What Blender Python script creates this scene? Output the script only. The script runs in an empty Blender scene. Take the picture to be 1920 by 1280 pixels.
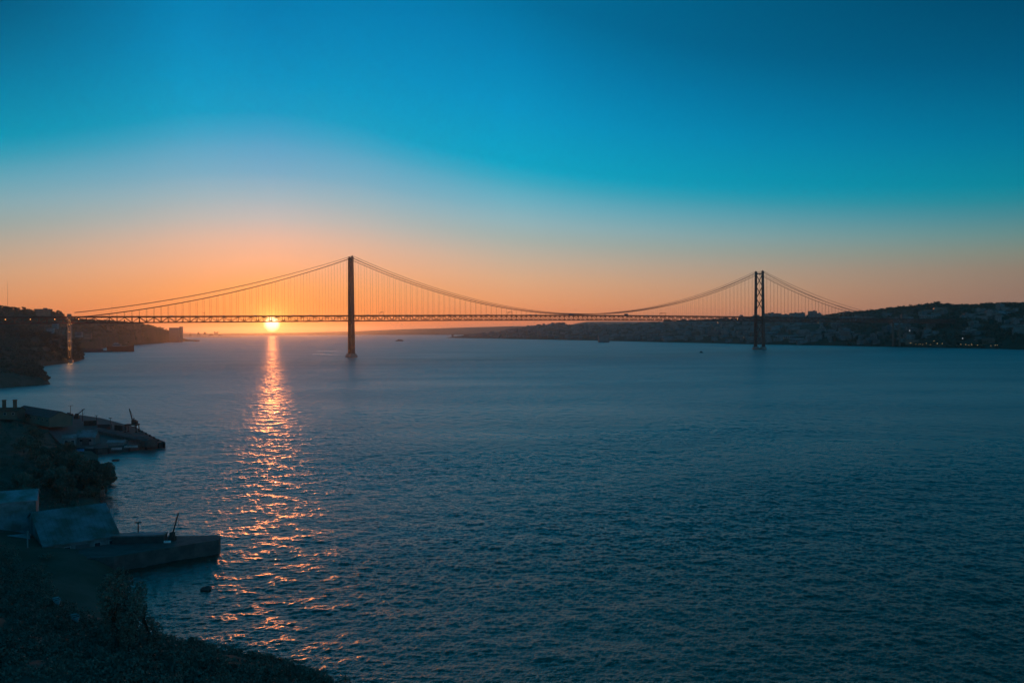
import bpy, math, random
import numpy as np
from mathutils import Vector, Matrix, noise as mnoise

random.seed(7)
RNG = np.random.default_rng(11)
S = bpy.context.scene
COL = S.collection
R = math.radians

# ------------------------------------------------------------------ camera
W0, H0, F0 = 1920.0, 1280.0, 1581.0      # photograph size and focal length in its pixels
CAM_Z = 47.0
cam_d = bpy.data.cameras.new('camera')
cam_d.sensor_width = 36.0
cam_d.lens = 36.0 * F0 / W0
cam_d.clip_start = 1.0
cam_d.clip_end = 120000.0
cam = bpy.data.objects.new('camera', cam_d)
COL.objects.link(cam)
PITCH, ROLL = R(-0.67), R(0.32)
CAM_R = (Matrix.Rotation(R(90) + PITCH, 3, 'X') @ Matrix.Rotation(-ROLL, 3, 'Z'))
cam.matrix_world = Matrix.Translation((0, 0, CAM_Z)) @ CAM_R.to_4x4()
S.camera = cam


def ray(px, py):
    return (CAM_R @ Vector(((px - W0 / 2) / F0, -(py - H0 / 2) / F0, -1.0)))


def ground(px, py, z=0.0):
    """the place on the level z that the photograph shows at this pixel"""
    d = ray(px, py)
    k = (z - CAM_Z) / d.z
    return Vector((d.x * k, d.y * k, z))


def far_at(px, py, depth):
    """the place this many metres ahead that the photograph shows at this pixel"""
    d = ray(px, py)
    k = depth / d.y
    return Vector((d.x * k, d.y * k, CAM_Z + d.z * k))


# ------------------------------------------------------------------ sky, sun, exposure
SUN_DIR = ray(510, 607.5).normalized()
SUN_EL = math.asin(SUN_DIR.z)
SUN_AZ = math.atan2(SUN_DIR.x, SUN_DIR.y)          # from +Y towards +X

SKY_NISHITA = 0.0006
SUN_STRENGTH = 0.42
HAZE_DENSITY = 3.6e-5

world = bpy.data.worlds.new('World')
S.world = world
world.use_nodes = True


def lin(c):
    return tuple(((v / 255.0) / 12.92 if v / 255.0 <= 0.04045 else ((v / 255.0 + 0.055) / 1.055) ** 2.4) for v in c)


class NB:
    """small helper for node trees"""
    def __init__(self, tree):
        self.t = tree
        self.n = tree.nodes
        self.l = tree.links

    def node(self, kind, **kw):
        nd = self.n.new(kind)
        for k, v in kw.items():
            setattr(nd, k, v)
        return nd

    def put(self, sock, v):
        if isinstance(v, bpy.types.NodeSocket):
            self.l.new(v, sock)
        else:
            sock.default_value = v

    def math(self, op, a, b=0.0, c=0.0, clamp=False):
        nd = self.node('ShaderNodeMath', operation=op, use_clamp=clamp)
        for i, v in enumerate((a, b, c)):
            self.put(nd.inputs[i], v)
        return nd.outputs[0]

    def vmath(self, op, a, b=(0, 0, 0)):
        nd = self.node('ShaderNodeVectorMath', operation=op)
        self.put(nd.inputs[0], a)
        self.put(nd.inputs[1], b)
        return nd.outputs['Value'] if op in ('DOT_PRODUCT', 'LENGTH', 'DISTANCE') else nd.outputs[0]

    def scale(self, a, s):
        nd = self.node('ShaderNodeVectorMath', operation='SCALE')
        self.put(nd.inputs[0], a)
        self.put(nd.inputs['Scale'], s)
        return nd.outputs[0]

    def maprange(self, v, a, b, c, d, smooth=False):
        nd = self.node('ShaderNodeMapRange')
        nd.interpolation_type = 'SMOOTHSTEP' if smooth else 'LINEAR'
        nd.clamp = True
        self.put(nd.inputs[0], v)
        for i, x in enumerate((a, b, c, d)):
            self.put(nd.inputs[i + 1], x)
        return nd.outputs[0]

    def ramp(self, v, stops, interp='LINEAR'):
        nd = self.node('ShaderNodeValToRGB')
        nd.color_ramp.interpolation = interp
        el = nd.color_ramp.elements
        el[0].position, el[0].color = stops[0][0], (*stops[0][1], 1)
        el[1].position, el[1].color = stops[-1][0], (*stops[-1][1], 1)
        for p, c in stops[1:-1]:
            e = el.new(p)
            e.color = (*c, 1)
        self.put(nd.inputs[0], v)
        return nd.outputs[0]

    def mix(self, f, a, b, blend='MIX'):
        nd = self.node('ShaderNodeMix', data_type='RGBA', blend_type=blend)
        self.put(nd.inputs[0], f)
        self.put(nd.inputs[6], a if isinstance(a, bpy.types.NodeSocket) else (*a, 1))
        self.put(nd.inputs[7], b if isinstance(b, bpy.types.NodeSocket) else (*b, 1))
        return nd.outputs[2]

    def noise(self, vec, scale, detail=2.0, rough=0.5, dist=0.0):
        nd = self.node('ShaderNodeTexNoise')
        nd.noise_dimensions = '3D'
        self.put(nd.inputs['Vector'], vec)
        nd.inputs['Scale'].default_value = scale
        nd.inputs['Detail'].default_value = detail
        nd.inputs['Roughness'].default_value = rough
        nd.inputs['Distortion'].default_value = dist
        return nd.outputs[0]


def build_sky():
    b = NB(world.node_tree)
    b.n.clear()
    out = b.node('ShaderNodeOutputWorld')
    bg = b.node('ShaderNodeBackground')
    b.l.new(bg.outputs[0], out.inputs[0])
    tc = b.node('ShaderNodeTexCoord')
    d = b.vmath('NORMALIZE', tc.outputs['Generated'])
    sx = b.node('ShaderNodeSeparateXYZ')
    b.l.new(d, sx.inputs[0])
    el = b.math('MULTIPLY', b.math('ARCSINE', sx.outputs[2]), 57.29578)
    # azimuth measured from the sun, signed, in degrees
    rot = b.node('ShaderNodeVectorRotate', rotation_type='Z_AXIS')
    b.l.new(d, rot.inputs['Vector'])
    rot.inputs['Angle'].default_value = SUN_AZ
    sr = b.node('ShaderNodeSeparateXYZ')
    b.l.new(rot.outputs[0], sr.inputs[0])
    az = b.math('MULTIPLY', b.math('ARCTAN2', sr.outputs[0], sr.outputs[1]), 57.29578)
    a = b.math('ABSOLUTE', az)
    # elevation at which the warm band gives way to blue
    fc = b.node('ShaderNodeFloatCurve')
    cv = fc.mapping.curves[0]
    pts = [(0, 13.3), (4, 13.0), (9, 12.0), (16, 10.6), (25, 9.3), (36, 8.2), (49, 7.3), (70, 6.6), (110, 6.0), (180, 6.0)]
    while len(cv.points) < len(pts):
        cv.points.new(0.5, 0.5)
    for p, (x, y) in zip(cv.points, pts):
        p.location = (x / 180.0, y / 20.0)
    fc.mapping.update()
    b.put(fc.inputs['Value'], b.math('DIVIDE', a, 180.0))
    bound = b.math('MULTIPLY', fc.outputs[0], 20.0)
    u = b.math('DIVIDE', b.math('MAXIMUM', el, 0.0), bound)
    us = b.math('DIVIDE', u, 8.0)
    near = [(0, (255, 124, 46)), (.12, (255, 144, 60)), (.23, (254, 162, 92)), (.34, (250, 176, 132)), (.45, (234, 184, 158)),
            (.56, (196, 187, 182)), (.67, (160, 182, 192)), (.78, (120, 172, 198)), (.89, (92, 165, 200)), (.97, (60, 160, 199)), (1.06, (14, 154, 198)),
            (1.2, (0, 146, 194)), (1.43, (0, 130, 182)), (1.7, (0, 114, 168)), (2.4, (0, 102, 144)), (3.2, (0, 92, 118)), (7, (0, 68, 102))]
    mid = [(0, (238, 122, 72)), (.1, (242, 142, 88)), (.2, (238, 160, 108)), (.33, (224, 172, 132)), (.46, (200, 177, 154)),
           (.6, (166, 178, 172)), (.7, (146, 180, 186)), (.83, (110, 176, 194)), (.96, (56, 168, 195)), (1.05, (0, 164, 198)),
           (1.4, (0, 150, 198)), (1.72, (0, 133, 185)), (2.05, (0, 113, 161)), (2.8, (0, 104, 146)), (3.8, (0, 92, 118)), (8, (0, 68, 100))]
    fars = [(0, (138, 108, 98)), (.3, (142, 116, 102)), (.46, (140, 122, 106)), (.6, (126, 132, 118)), (.74, (100, 136, 132)),
            (.88, (70, 133, 141)), (1.0, (40, 132, 145)), (1.12, (8, 130, 149)), (1.5, (0, 115, 150)), (2, (0, 99, 140)), (2.5, (0, 88, 128)), (3, (0, 80, 118)), (8, (0, 64, 94))]
    cn = b.ramp(us, [(p / 8, lin(c)) for p, c in near])
    cm = b.ramp(us, [(p / 8, lin(c)) for p, c in mid])
    cf = b.ramp(us, [(p / 8, lin(c)) for p, c in fars])
    c1 = b.mix(b.maprange(a, 0, 16, 0, 1), cn, cm)
    c2 = b.mix(b.maprange(a, 16, 50, 0, 1), c1, cf)
    # left of the sun the sky dims a little faster
    dim = b.maprange(az, -4, -16, 1.0, 0.88)
    kk = b.math('MAXIMUM', b.maprange(a, 10, 48, 0.0, 0.36), b.maprange(az, -5, -17, 0.0, 0.58))
    kk = b.math('MULTIPLY', kk, b.maprange(a, 70, 110, 1.0, 0.0))
    dim = b.math('MULTIPLY', dim, b.math('SUBTRACT', 1.0, b.math('MULTIPLY', kk, b.math('MULTIPLY', b.maprange(el, 8, 21, 0, 1, smooth=True), b.maprange(el, 23, 34, 1.0, 0.3)))))
    fill_gain = b.maprange(a, 60, 120, 1.0, 2.6)  # sky behind the view brightened as added fill light for the land
    c3 = b.scale(c2, b.math('MULTIPLY', dim, fill_gain))
    # the sun's own disc and the bright air right round it
    ang = b.math('MULTIPLY', b.math('ARCCOSINE', b.math('MINIMUM', b.vmath('DOT_PRODUCT', d, tuple(SUN_DIR)), 1.0)), 57.29578)
    disc = b.maprange(ang, 0.26, 0.58, 1, 0, smooth=True)
    halo = b.math('EXPONENT', b.math('MULTIPLY', b.math('MAXIMUM', b.math('SUBTRACT', ang, 0.25), 0.0), -1.9))
    halo2 = b.math('EXPONENT', b.math('MULTIPLY', ang, -0.45))
    sun = b.scale((2.3, 1.9, 1.3), disc)
    g1 = b.scale((1.3, 0.72, 0.12), halo)
    g2 = b.scale((0.10, 0.045, 0.0), halo2)
    glow = b.vmath('ADD', b.vmath('ADD', sun, g1), g2)
    # atmosphere model, only a faint trace added over the gradient
    sk = b.node('ShaderNodeTexSky', sky_type='NISHITA')
    sk.sun_disc = False
    sk.sun_elevation = SUN_EL
    sk.sun_rotation = SUN_AZ
    sk.altitude = 50
    sk.dust_density = 1.5
    nis = b.scale(sk.outputs[0], SKY_NISHITA)
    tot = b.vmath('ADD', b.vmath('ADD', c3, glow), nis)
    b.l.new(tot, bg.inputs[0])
    bg.inputs[1].default_value = 1.0
    world.cycles.sampling_method = 'MANUAL'
    world.cycles.sample_map_resolution = 2048


build_sky()

sl = bpy.data.lights.new('sun', 'SUN')
sl.energy = SUN_STRENGTH
sl.angle = R(0.5)
sl.color = (1.0, 0.26, 0.06)
so = bpy.data.objects.new('sun', sl)
COL.objects.link(so)
so.rotation_mode = 'QUATERNION'
so.rotation_quaternion = SUN_DIR.to_track_quat('Z', 'Y')

S.view_settings.view_transform = 'Standard'
S.view_settings.look = 'None'
S.view_settings.exposure = 0.0
S.view_settings.gamma = 1.0
S.cycles.max_bounces = 6
S.cycles.volume_bounces = 0
S.cycles.transparent_max_bounces = 12
S.cycles.sample_clamp_indirect = 4.0
S.cycles.use_denoising = True
S.cycles.denoiser = "OPENIMAGEDENOISE"
S.cycles.denoising_prefilter = "ACCURATE"

# ------------------------------------------------------------------ materials
MATS = {}


def mat(name, color, rough=0.75, var=0.0, scale=0.2, color2=None, spec=0.3, metal=0.0, detail=5.0, bump=0.0):
    if name in MATS:
        return MATS[name]
    m = bpy.data.materials.new(name)
    m.use_nodes = True
    b = NB(m.node_tree)
    p = m.node_tree.nodes['Principled BSDF']
    p.inputs['Roughness'].default_value = rough
    p.inputs['Specular IOR Level'].default_value = spec
    p.inputs['Metallic'].default_value = metal
    geo = b.node('ShaderNodeNewGeometry')
    oi = b.node('ShaderNodeObjectInfo')
    n = b.noise(geo.outputs['Position'], scale, detail, 0.6)
    c2 = color2 if color2 else tuple(v * (1 - var) for v in color)
    f = b.maprange(n, 0.38, 0.62, 0, 1)
    col = b.mix(f, color, c2)
    k = b.maprange(oi.outputs['Random'], 0, 1, 0.8, 1.2)
    col = b.scale(col, k)
    b.l.new(col, p.inputs['Base Color'])
    if bump:
        bp = b.node('ShaderNodeBump')
        bp.inputs['Strength'].default_value = 0.6
        bp.inputs['Distance'].default_value = bump
        b.l.new(n, bp.inputs['Height'])
        b.l.new(bp.outputs[0], p.inputs['Normal'])
    MATS[name] = m
    return m


def glow_mat(name, color, strength):
    m = bpy.data.materials.new(name)
    m.use_nodes = True
    b = NB(m.node_tree)
    b.n.clear()
    o = b.node('ShaderNodeOutputMaterial')
    e = b.node('ShaderNodeEmission')
    e.inputs[0].default_value = (*color, 1)
    e.inputs[1].default_value = strength
    b.l.new(e.outputs[0], o.inputs[0])
    return m


M_STEEL = mat('painted_steel', (0.17, 0.055, 0.038), 0.55, 0.3, 0.3)
M_CABLE = mat('cable_steel', (0.09, 0.06, 0.05), 0.5, 0.2, 0.3)
M_CONC = mat('concrete', (0.26, 0.22, 0.19), 0.55, 0.35, 0.4, bump=0.03)
M_PIERCONC = mat('smooth_concrete', (0.13, 0.10, 0.08), 0.30, 0.25, 0.3, spec=0.5)
M_ASPH = mat('asphalt', (0.05, 0.05, 0.05), 0.85, 0.2, 0.5)
M_HILL = mat('hillside', (0.055, 0.065, 0.035), 0.95, 0.0, 0.012, color2=(0.10, 0.085, 0.06), spec=0.1)
M_FARHILL = mat('far_hillside', (0.06, 0.065, 0.045), 0.95, 0.0, 0.004, color2=(0.11, 0.095, 0.075), spec=0.1)
M_CLIFF = mat('cliff_ground', (0.075, 0.075, 0.05), 0.95, 0.0, 0.12, color2=(0.12, 0.10, 0.075), spec=0.1, bump=0.3)
M_LEAF = mat('foliage', (0.115, 0.12, 0.085), 0.7, 0.15, 0.35, spec=0.2)
M_LEAF2 = mat('pine_foliage', (0.07, 0.085, 0.05), 0.75, 0.4, 0.3, spec=0.2)
M_BARK = mat('bark', (0.06, 0.045, 0.032), 0.9, 0.3, 2.0)
M_PALE = mat('pale_plaster', (0.21, 0.20, 0.19), 0.8, 0.0, 0.08, color2=(0.14, 0.125, 0.11))
M_PLAST = mat('stained_plaster', (0.22, 0.23, 0.24), 0.85, 0.0, 0.35, color2=(0.11, 0.11, 0.09))
M_OCHRE = mat('ochre_plaster', (0.16, 0.12, 0.085), 0.85, 0.25, 0.1)
M_TILE = mat('roof_tile', (0.20, 0.095, 0.06), 0.85, 0.35, 0.4)
M_SHEET = mat('sheet_roof', (0.20, 0.22, 0.23), 0.6, 0.0, 0.25, color2=(0.10, 0.10, 0.075))
M_DARKROOF = mat('dark_roof', (0.09, 0.08, 0.075), 0.8, 0.3, 0.3)
M_GLASS = mat('window_glass', (0.03, 0.035, 0.04), 0.12, 0.1, 1.0, spec=0.6)
M_IRON = mat('rusty_iron', (0.07, 0.045, 0.035), 0.7, 0.4, 1.0)
M_WHITE = mat('white_paint', (0.72, 0.72, 0.70), 0.45, 0.2, 1.5)
M_BLUE = mat('blue_paint', (0.05, 0.22, 0.40), 0.45, 0.2, 1.5)
M_HULL = mat('hull_paint', (0.055, 0.04, 0.04), 0.55, 0.3, 0.4)
M_RUST = mat('red_hull_paint', (0.16, 0.05, 0.035), 0.6, 0.4, 0.3)
M_RUBBER = mat('tyre_rubber', (0.02, 0.02, 0.02), 0.9, 0.1, 2.0)
M_STONE = mat('quay_stone', (0.085, 0.078, 0.068), 0.8, 0.4, 0.5, bump=0.04)
M_DULL = mat('weathered_paint', (0.30, 0.30, 0.29), 0.7, 0.3, 1.5)
M_ROCK = mat('rock', (0.085, 0.075, 0.065), 0.9, 0.4, 0.8, bump=0.15)
M_LAMPW = glow_mat('warm_lamp', (1.0, 0.62, 0.26), 1.7)
M_LAMPC = glow_mat('cool_lamp', (0.9, 0.95, 1.0), 1.7)
M_LAMPG = glow_mat('green_lamp', (0.05, 1.0, 0.55), 3.0)
M_LAMPO = glow_mat('orange_lamp', (1.0, 0.36, 0.08), 3.0)


def water_material():
    m = bpy.data.materials.new('river_water')
    m.use_nodes = True
    b = NB(m.node_tree)
    p = m.node_tree.nodes['Principled BSDF']
    p.inputs['IOR'].default_value = 1.6
    p.inputs['Specular Tint'].default_value = (0.82, 1.0, 0.92, 1)
    p.inputs['Specular IOR Level'].default_value = 0.5
    geo = b.node('ShaderNodeNewGeometry')
    pos = geo.outputs['Position']
    # open water further out carries more fine chop than the sheltered bay by the shore
    dist_log = b.math('LOGARITHM', b.math('ADD', b.vmath('LENGTH', pos), 1.0), 10.0)
    rough = b.maprange(dist_log, math.log10(140), math.log10(1500), 0.21, 0.38)
    # base colour painted brighter with distance, standing in for reflected sky light
    b.l.new(b.mix(b.maprange(dist_log, math.log10(170), math.log10(600), 0, 1), (0.022, 0.022, 0.010), (0.0, 0.17, 0.16)), p.inputs['Base Color'])
    mp = b.node('ShaderNodeMapping')
    mp.inputs['Rotation'].default_value = (0, 0, R(-20))
    mp.inputs['Scale'].default_value = (0.8, 1.0, 1.0)
    b.l.new(pos, mp.inputs['Vector'])
    E = 0.05

    def height(off):
        a0 = b.vmath('ADD', mp.outputs[0], off)
        return b.math('MULTIPLY', b.noise(a0, 3.4, 2.0, 0.55, 0.4), 0.12)
    h0, hx, hy = height((0, 0, 0)), height((E, 0, 0)), height((0, E, 0))
    dx = b.math('DIVIDE', b.math('SUBTRACT', h0, hx), E)
    dy = b.math('DIVIDE', b.math('SUBTRACT', h0, hy), E)
    mp3 = b.node('ShaderNodeMapping')
    mp3.inputs['Scale'].default_value = (0.35, 1.0, 1.0)
    b.l.new(pos, mp3.inputs['Vector'])
    # gusts: broad patches where the ripples are rougher or calmer
    g = b.maprange(b.noise(mp3.outputs[0], 0.011, 3.0, 0.55), 0.3, 0.7, 0.75, 1.25)
    rough = b.math('MULTIPLY', rough, b.math('POWER', g, 0.35))
    g = b.math('MULTIPLY', g, b.maprange(dist_log, math.log10(300), math.log10(1500), 1.0, 0.3))
    # slicks: current lines behind the bridge piers and along the bank
    for cx, cy, ang, la, lb in SLICKS:
        v = b.vmath('SUBTRACT', pos, (cx, cy, 0))
        r_ = b.node('ShaderNodeVectorRotate', rotation_type='Z_AXIS')
        b.l.new(v, r_.inputs['Vector'])
        r_.inputs['Angle'].default_value = -ang
        e_ = b.vmath('MULTIPLY', r_.outputs[0], (1 / la, 1 / lb, 0))
        wob = b.math('MULTIPLY_ADD', b.noise(pos, 0.03, 3.0), 0.9, -0.45)
        ln = b.math('ADD', b.vmath('LENGTH', e_), wob)
        k = b.maprange(ln, 0.35, 1.0, 0.0, 1.0)
        g = b.math('MULTIPLY', g, b.maprange(k, 0, 1, 0.3, 1.0))
        rough = b.math('MULTIPLY', rough, b.maprange(k, 0, 1, 0.6, 1.0))
    b.l.new(rough, p.inputs['Roughness'])
    # longer chop that carries on across the open river
    mp4 = b.node('ShaderNodeMapping')
    mp4.inputs['Rotation'].default_value = (0, 0, R(-12))
    mp4.inputs['Scale'].default_value = (0.5, 1.0, 1.0)
    b.l.new(pos, mp4.inputs['Vector'])
    E2 = 0.3

    def swell(off):
        return b.math('MULTIPLY', b.noise(b.vmath('ADD', mp4.outputs[0], off), 0.10, 2.0, 0.6, 0.3), 1.6)
    s0, sx_, sy_ = swell((0, 0, 0)), swell((E2, 0, 0)), swell((0, E2, 0))
    far_ = b.maprange(dist_log, math.log10(450), math.log10(1600), 0.0, 1.0)
    dx = b.math('ADD', b.math('MULTIPLY', dx, g), b.math('MULTIPLY', b.math('DIVIDE', b.math('SUBTRACT', s0, sx_), E2), far_))
    dy = b.math('ADD', b.math('MULTIPLY', dy, g), b.math('MULTIPLY', b.math('DIVIDE', b.math('SUBTRACT', s0, sy_), E2), far_))
    g = 1.0
    cb = b.node('ShaderNodeCombineXYZ')
    b.l.new(b.math('MULTIPLY', dx, g), cb.inputs[0])
    b.l.new(b.math('MULTIPLY', dy, g), cb.inputs[1])
    cb.inputs[2].default_value = 0.0
    nrm = b.vmath('NORMALIZE', b.vmath('ADD', geo.outputs['Normal'], cb.outputs[0]))
    b.l.new(nrm, p.inputs['Normal'])
    return m


# ------------------------------------------------------------------ mesh helpers
class MB:
    def __init__(self):
        self.v, self.f, self.m = [], [], []

    def add(self, vs, fs, mi=0):
        o = len(self.v)
        self.v.extend([tuple(v) for v in vs])
        self.f.extend([tuple(i + o for i in f) for f in fs])
        self.m.extend([mi] * len(fs))
        return self

    def box(self, c, s, rz=0.0, mi=0, top=1.0):
        """box centred at c; top scales the upper face"""
        x, y, z = s[0] / 2, s[1] / 2, s[2] / 2
        ca, sa = math.cos(rz), math.sin(rz)
        vs = []
        for dz, k in ((-z, 1.0), (z, top)):
            for dx, dy in ((-x, -y), (x, -y), (x, y), (-x, y)):
                dx, dy = dx * k, dy * k
                vs.append((c[0] + dx * ca - dy * sa, c[1] + dx * sa + dy * ca, c[2] + dz))
        return self.add(vs, [(0, 3, 2, 1), (4, 5, 6, 7), (0, 1, 5, 4), (1, 2, 6, 5), (2, 3, 7, 6), (3, 0, 4, 7)], mi)

    def beam(self, p, q, w, h=None, mi=0, w2=None, h2=None, up=(0, 0, 1)):
        p, q = Vector(p), Vector(q)
        h = w if h is None else h
        w2 = w if w2 is None else w2
        h2 = h if h2 is None else h2
        d = (q - p).normalized()
        u_ = Vector(up)
        if abs(d.dot(u_)) > 0.98:
            u_ = Vector((0, 1, 0))
        s = d.cross(u_).normalized()
        t = s.cross(d)
        vs = []
        for o, a, c in ((p, w, h), (q, w2, h2)):
            for i, j in ((-1, -1), (1, -1), (1, 1), (-1, 1)):
                vs.append(o + s * (i * a / 2) + t * (j * c / 2))
        return self.add(vs, [(0, 1, 2, 3), (7, 6, 5, 4), (0, 4, 5, 1), (1, 5, 6, 2), (2, 6, 7, 3), (3, 7, 4, 0)], mi)

    def tube(self, pts, r, n=6, mi=0, cap=True):
        pts = [Vector(p) for p in pts]
        rs = r if isinstance(r, (list, tuple)) else [r] * len(pts)
        vs, fs = [], []
        for i, p in enumerate(pts):
            d = (pts[min(i + 1, len(pts) - 1)] - pts[max(i - 1, 0)]).normalized()
            a = Vector((0, 0, 1)) if abs(d.z) < 0.95 else Vector((1, 0, 0))
            s = d.cross(a).normalized()
            t = s.cross(d)
            for k in range(n):
                an = 2 * math.pi * k / n
                vs.append(p + (s * math.cos(an) + t * math.sin(an)) * rs[i])
        for i in range(len(pts) - 1):
            for k in range(n):
                k2 = (k + 1) % n
                fs.append((i * n + k, i * n + k2, (i + 1) * n + k2, (i + 1) * n + k))
        if cap:
            fs.append(tuple(range(n - 1, -1, -1)))
            fs.append(tuple((len(pts) - 1) * n + k for k in range(n)))
        return self.add(vs, fs, mi)

    def prism(self, poly, z0, z1, mi=0):
        n = len(poly)
        if sum(poly[i][0] * poly[(i + 1) % n][1] - poly[(i + 1) % n][0] * poly[i][1] for i in range(n)) < 0:
            poly = poly[::-1]
        vs = [(p[0], p[1], z0) for p in poly] + [(p[0], p[1], z1) for p in poly]
        fs = [tuple(range(n - 1, -1, -1)), tuple(range(n, 2 * n))]
        fs += [(i, (i + 1) % n, n + (i + 1) % n, n + i) for i in range(n)]
        return self.add(vs, fs, mi)

    def ball(self, c, r, sq=(1, 1, 1), seg=10, rings=7, mi=0, jit=0.0):
        vs, fs = [], []
        for i in range(rings + 1):
            th = math.pi * i / rings
            for k in range(seg):
                ph = 2 * math.pi * k / seg
                v = Vector((math.sin(th) * math.cos(ph), math.sin(th) * math.sin(ph), math.cos(th)))
                kk = 1 + jit * mnoise.noise(v * 1.7 + Vector(c))
                vs.append((c[0] + v.x * r * sq[0] * kk, c[1] + v.y * r * sq[1] * kk, c[2] + v.z * r * sq[2] * kk))
        for i in range(rings):
            for k in range(seg):
                k2 = (k + 1) % seg
                fs.append((i * seg + k, (i + 1) * seg + k, (i + 1) * seg + k2, i * seg + k2))
        return self.add(vs, fs, mi)

    def build(self, name, mats, parent=None, smooth=False, kind=None):
        me = bpy.data.meshes.new(name)
        off = org(parent)
        me.from_pydata([(v[0] - off[0], v[1] - off[1], v[2] - off[2]) for v in self.v], [], self.f)
        for m in (mats if isinstance(mats, (list, tuple)) else [mats]):
            me.materials.append(m)
        me.polygons.foreach_set('material_index', self.m)
        if smooth:
            me.polygons.foreach_set('use_smooth', [True] * len(self.f))
        me.update()
        o = bpy.data.objects.new(name, me)
        COL.objects.link(o)
        if parent is not None:
            o.parent = parent
        if kind:
            o['kind'] = kind
        return o


def org(o):
    x, y, z = 0.0, 0.0, 0.0
    while o is not None:
        x += o.location.x
        y += o.location.y
        z += o.location.z
        o = o.parent
    return (x, y, z)


def array_obj(name, V, Q, m, parent=None, smooth=False, kind=None, off=(0, 0, 0)):
    V = np.asarray(V, dtype=np.float32) - np.asarray(off, dtype=np.float32)
    Q = np.asarray(Q, dtype=np.int32)
    me = bpy.data.meshes.new(name)
    me.vertices.add(len(V))
    me.vertices.foreach_set('co', V.ravel())
    me.loops.add(Q.size)
    me.loops.foreach_set('vertex_index', Q.ravel())
    me.polygons.add(len(Q))
    me.polygons.foreach_set('loop_start', np.arange(0, Q.size, Q.shape[1], dtype=np.int32))
    me.polygons.foreach_set('loop_total', np.full(len(Q), Q.shape[1], dtype=np.int32))
    if smooth:
        me.polygons.foreach_set('use_smooth', np.ones(len(Q), dtype=bool))
    me.materials.append(m)
    me.update(calc_edges=True)
    o = bpy.data.objects.new(name, me)
    COL.objects.link(o)
    if parent is not None:
        o.parent = parent
    if kind:
        o['kind'] = kind
    return o


def tag(o, label, cat, group=None):
    o['label'] = label
    o['category'] = cat
    if group:
        o['group'] = group
    return o


def thing(name, label, cat, loc=(0, 0, 0), group=None):
    o = bpy.data.objects.new(name, None)
    COL.objects.link(o)
    o.location = loc
    o.empty_display_size = 1.0
    return tag(o, label, cat, group)


def structure(o):
    o['kind'] = 'structure'
    return o


def dup(o, loc=None, rz=None, scale=None, label=None, group=None, parent=None):
    kids = list(o.children)
    c = o.copy()
    COL.objects.link(c)
    if parent is not None:
        c.parent = parent
    if loc is not None:
        c.location = loc
    if rz is not None:
        c.rotation_euler = (0, 0, rz)
    if scale is not None:
        c.scale = scale if isinstance(scale, (list, tuple)) else (scale,) * 3
    if label:
        c['label'] = label
    if group:
        c['group'] = group
    for k in kids:
        dup(k, parent=c)
    return c


def clump_arrays(centres, radii, counts, leaf):
    """leaf-sized faces spread through the outer part of each ellipsoid clump"""
    Vs, n = [], 0
    for c, r, k in zip(centres, radii, counts):
        d = RNG.normal(size=(k, 3))
        d /= np.linalg.norm(d, axis=1)[:, None]
        rad = RNG.uniform(0.35, 1.0, size=(k, 1)) ** 0.6
        p = np.asarray(c) + d * rad * np.asarray(r)
        a = RNG.normal(size=(k, 3))
        a /= np.linalg.norm(a, axis=1)[:, None]
        bb = np.cross(a, RNG.normal(size=(k, 3)))
        bb /= np.linalg.norm(bb, axis=1)[:, None]
        s = leaf * RNG.uniform(0.6, 1.4, size=(k, 1))
        a, bb = a * s, bb * s * 0.7
        Vs.append(np.stack([p - a, p - bb * 0.9, p + a, p + bb], axis=1).reshape(-1, 3))
        n += k
    V = np.concatenate(Vs)
    return V, np.arange(n * 4).reshape(-1, 4)


# ------------------------------------------------------------------ bridge line
P1 = ground(659, 667.6)
P2 = ground(1424, 653.6)
d1, d2 = 1602.0, 2051.0
P1 = P1 * (d1 / P1.y)
P2 = P2 * (d2 / P2.y)
P1.z = P2.z = 0
UB = (P2 - P1)
SPAN = UB.length
UB.normalize()
NB_ = Vector((-UB.y, UB.x, 0))
S_PIER = -474.0
S_R = SPAN + 480.0


def B(s, off, z):
    p = P1 + UB * s + NB_ * off
    return Vector((p.x, p.y, z))


def zb(s):
    """underside of the stiffening truss"""
    if 0 <= s <= SPAN:
        t = (s - SPAN / 2) / (SPAN / 2)
        return 70.2 - 2.2 * t * t
    k = -s if s < 0 else s - SPAN
    return 68.0 - 3.6 * min(k / 474.0, 1.6)


SLICKS = []
for pxa, pya, pxb, pyb, wid in ((575, 662.5, 650, 666, 16), (1290, 652, 1412, 653.6, 14), (590, 657.5, 640, 659, 26), (1450, 649.5, 1700, 654.2, 18)):
    A_, B_ = ground(pxa, pya), ground(pxb, pyb)
    dd = B_ - A_
    SLICKS.append(((A_.x + B_.x) / 2, (A_.y + B_.y) / 2, math.atan2(dd.y, dd.x), dd.length / 2, wid))

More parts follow.
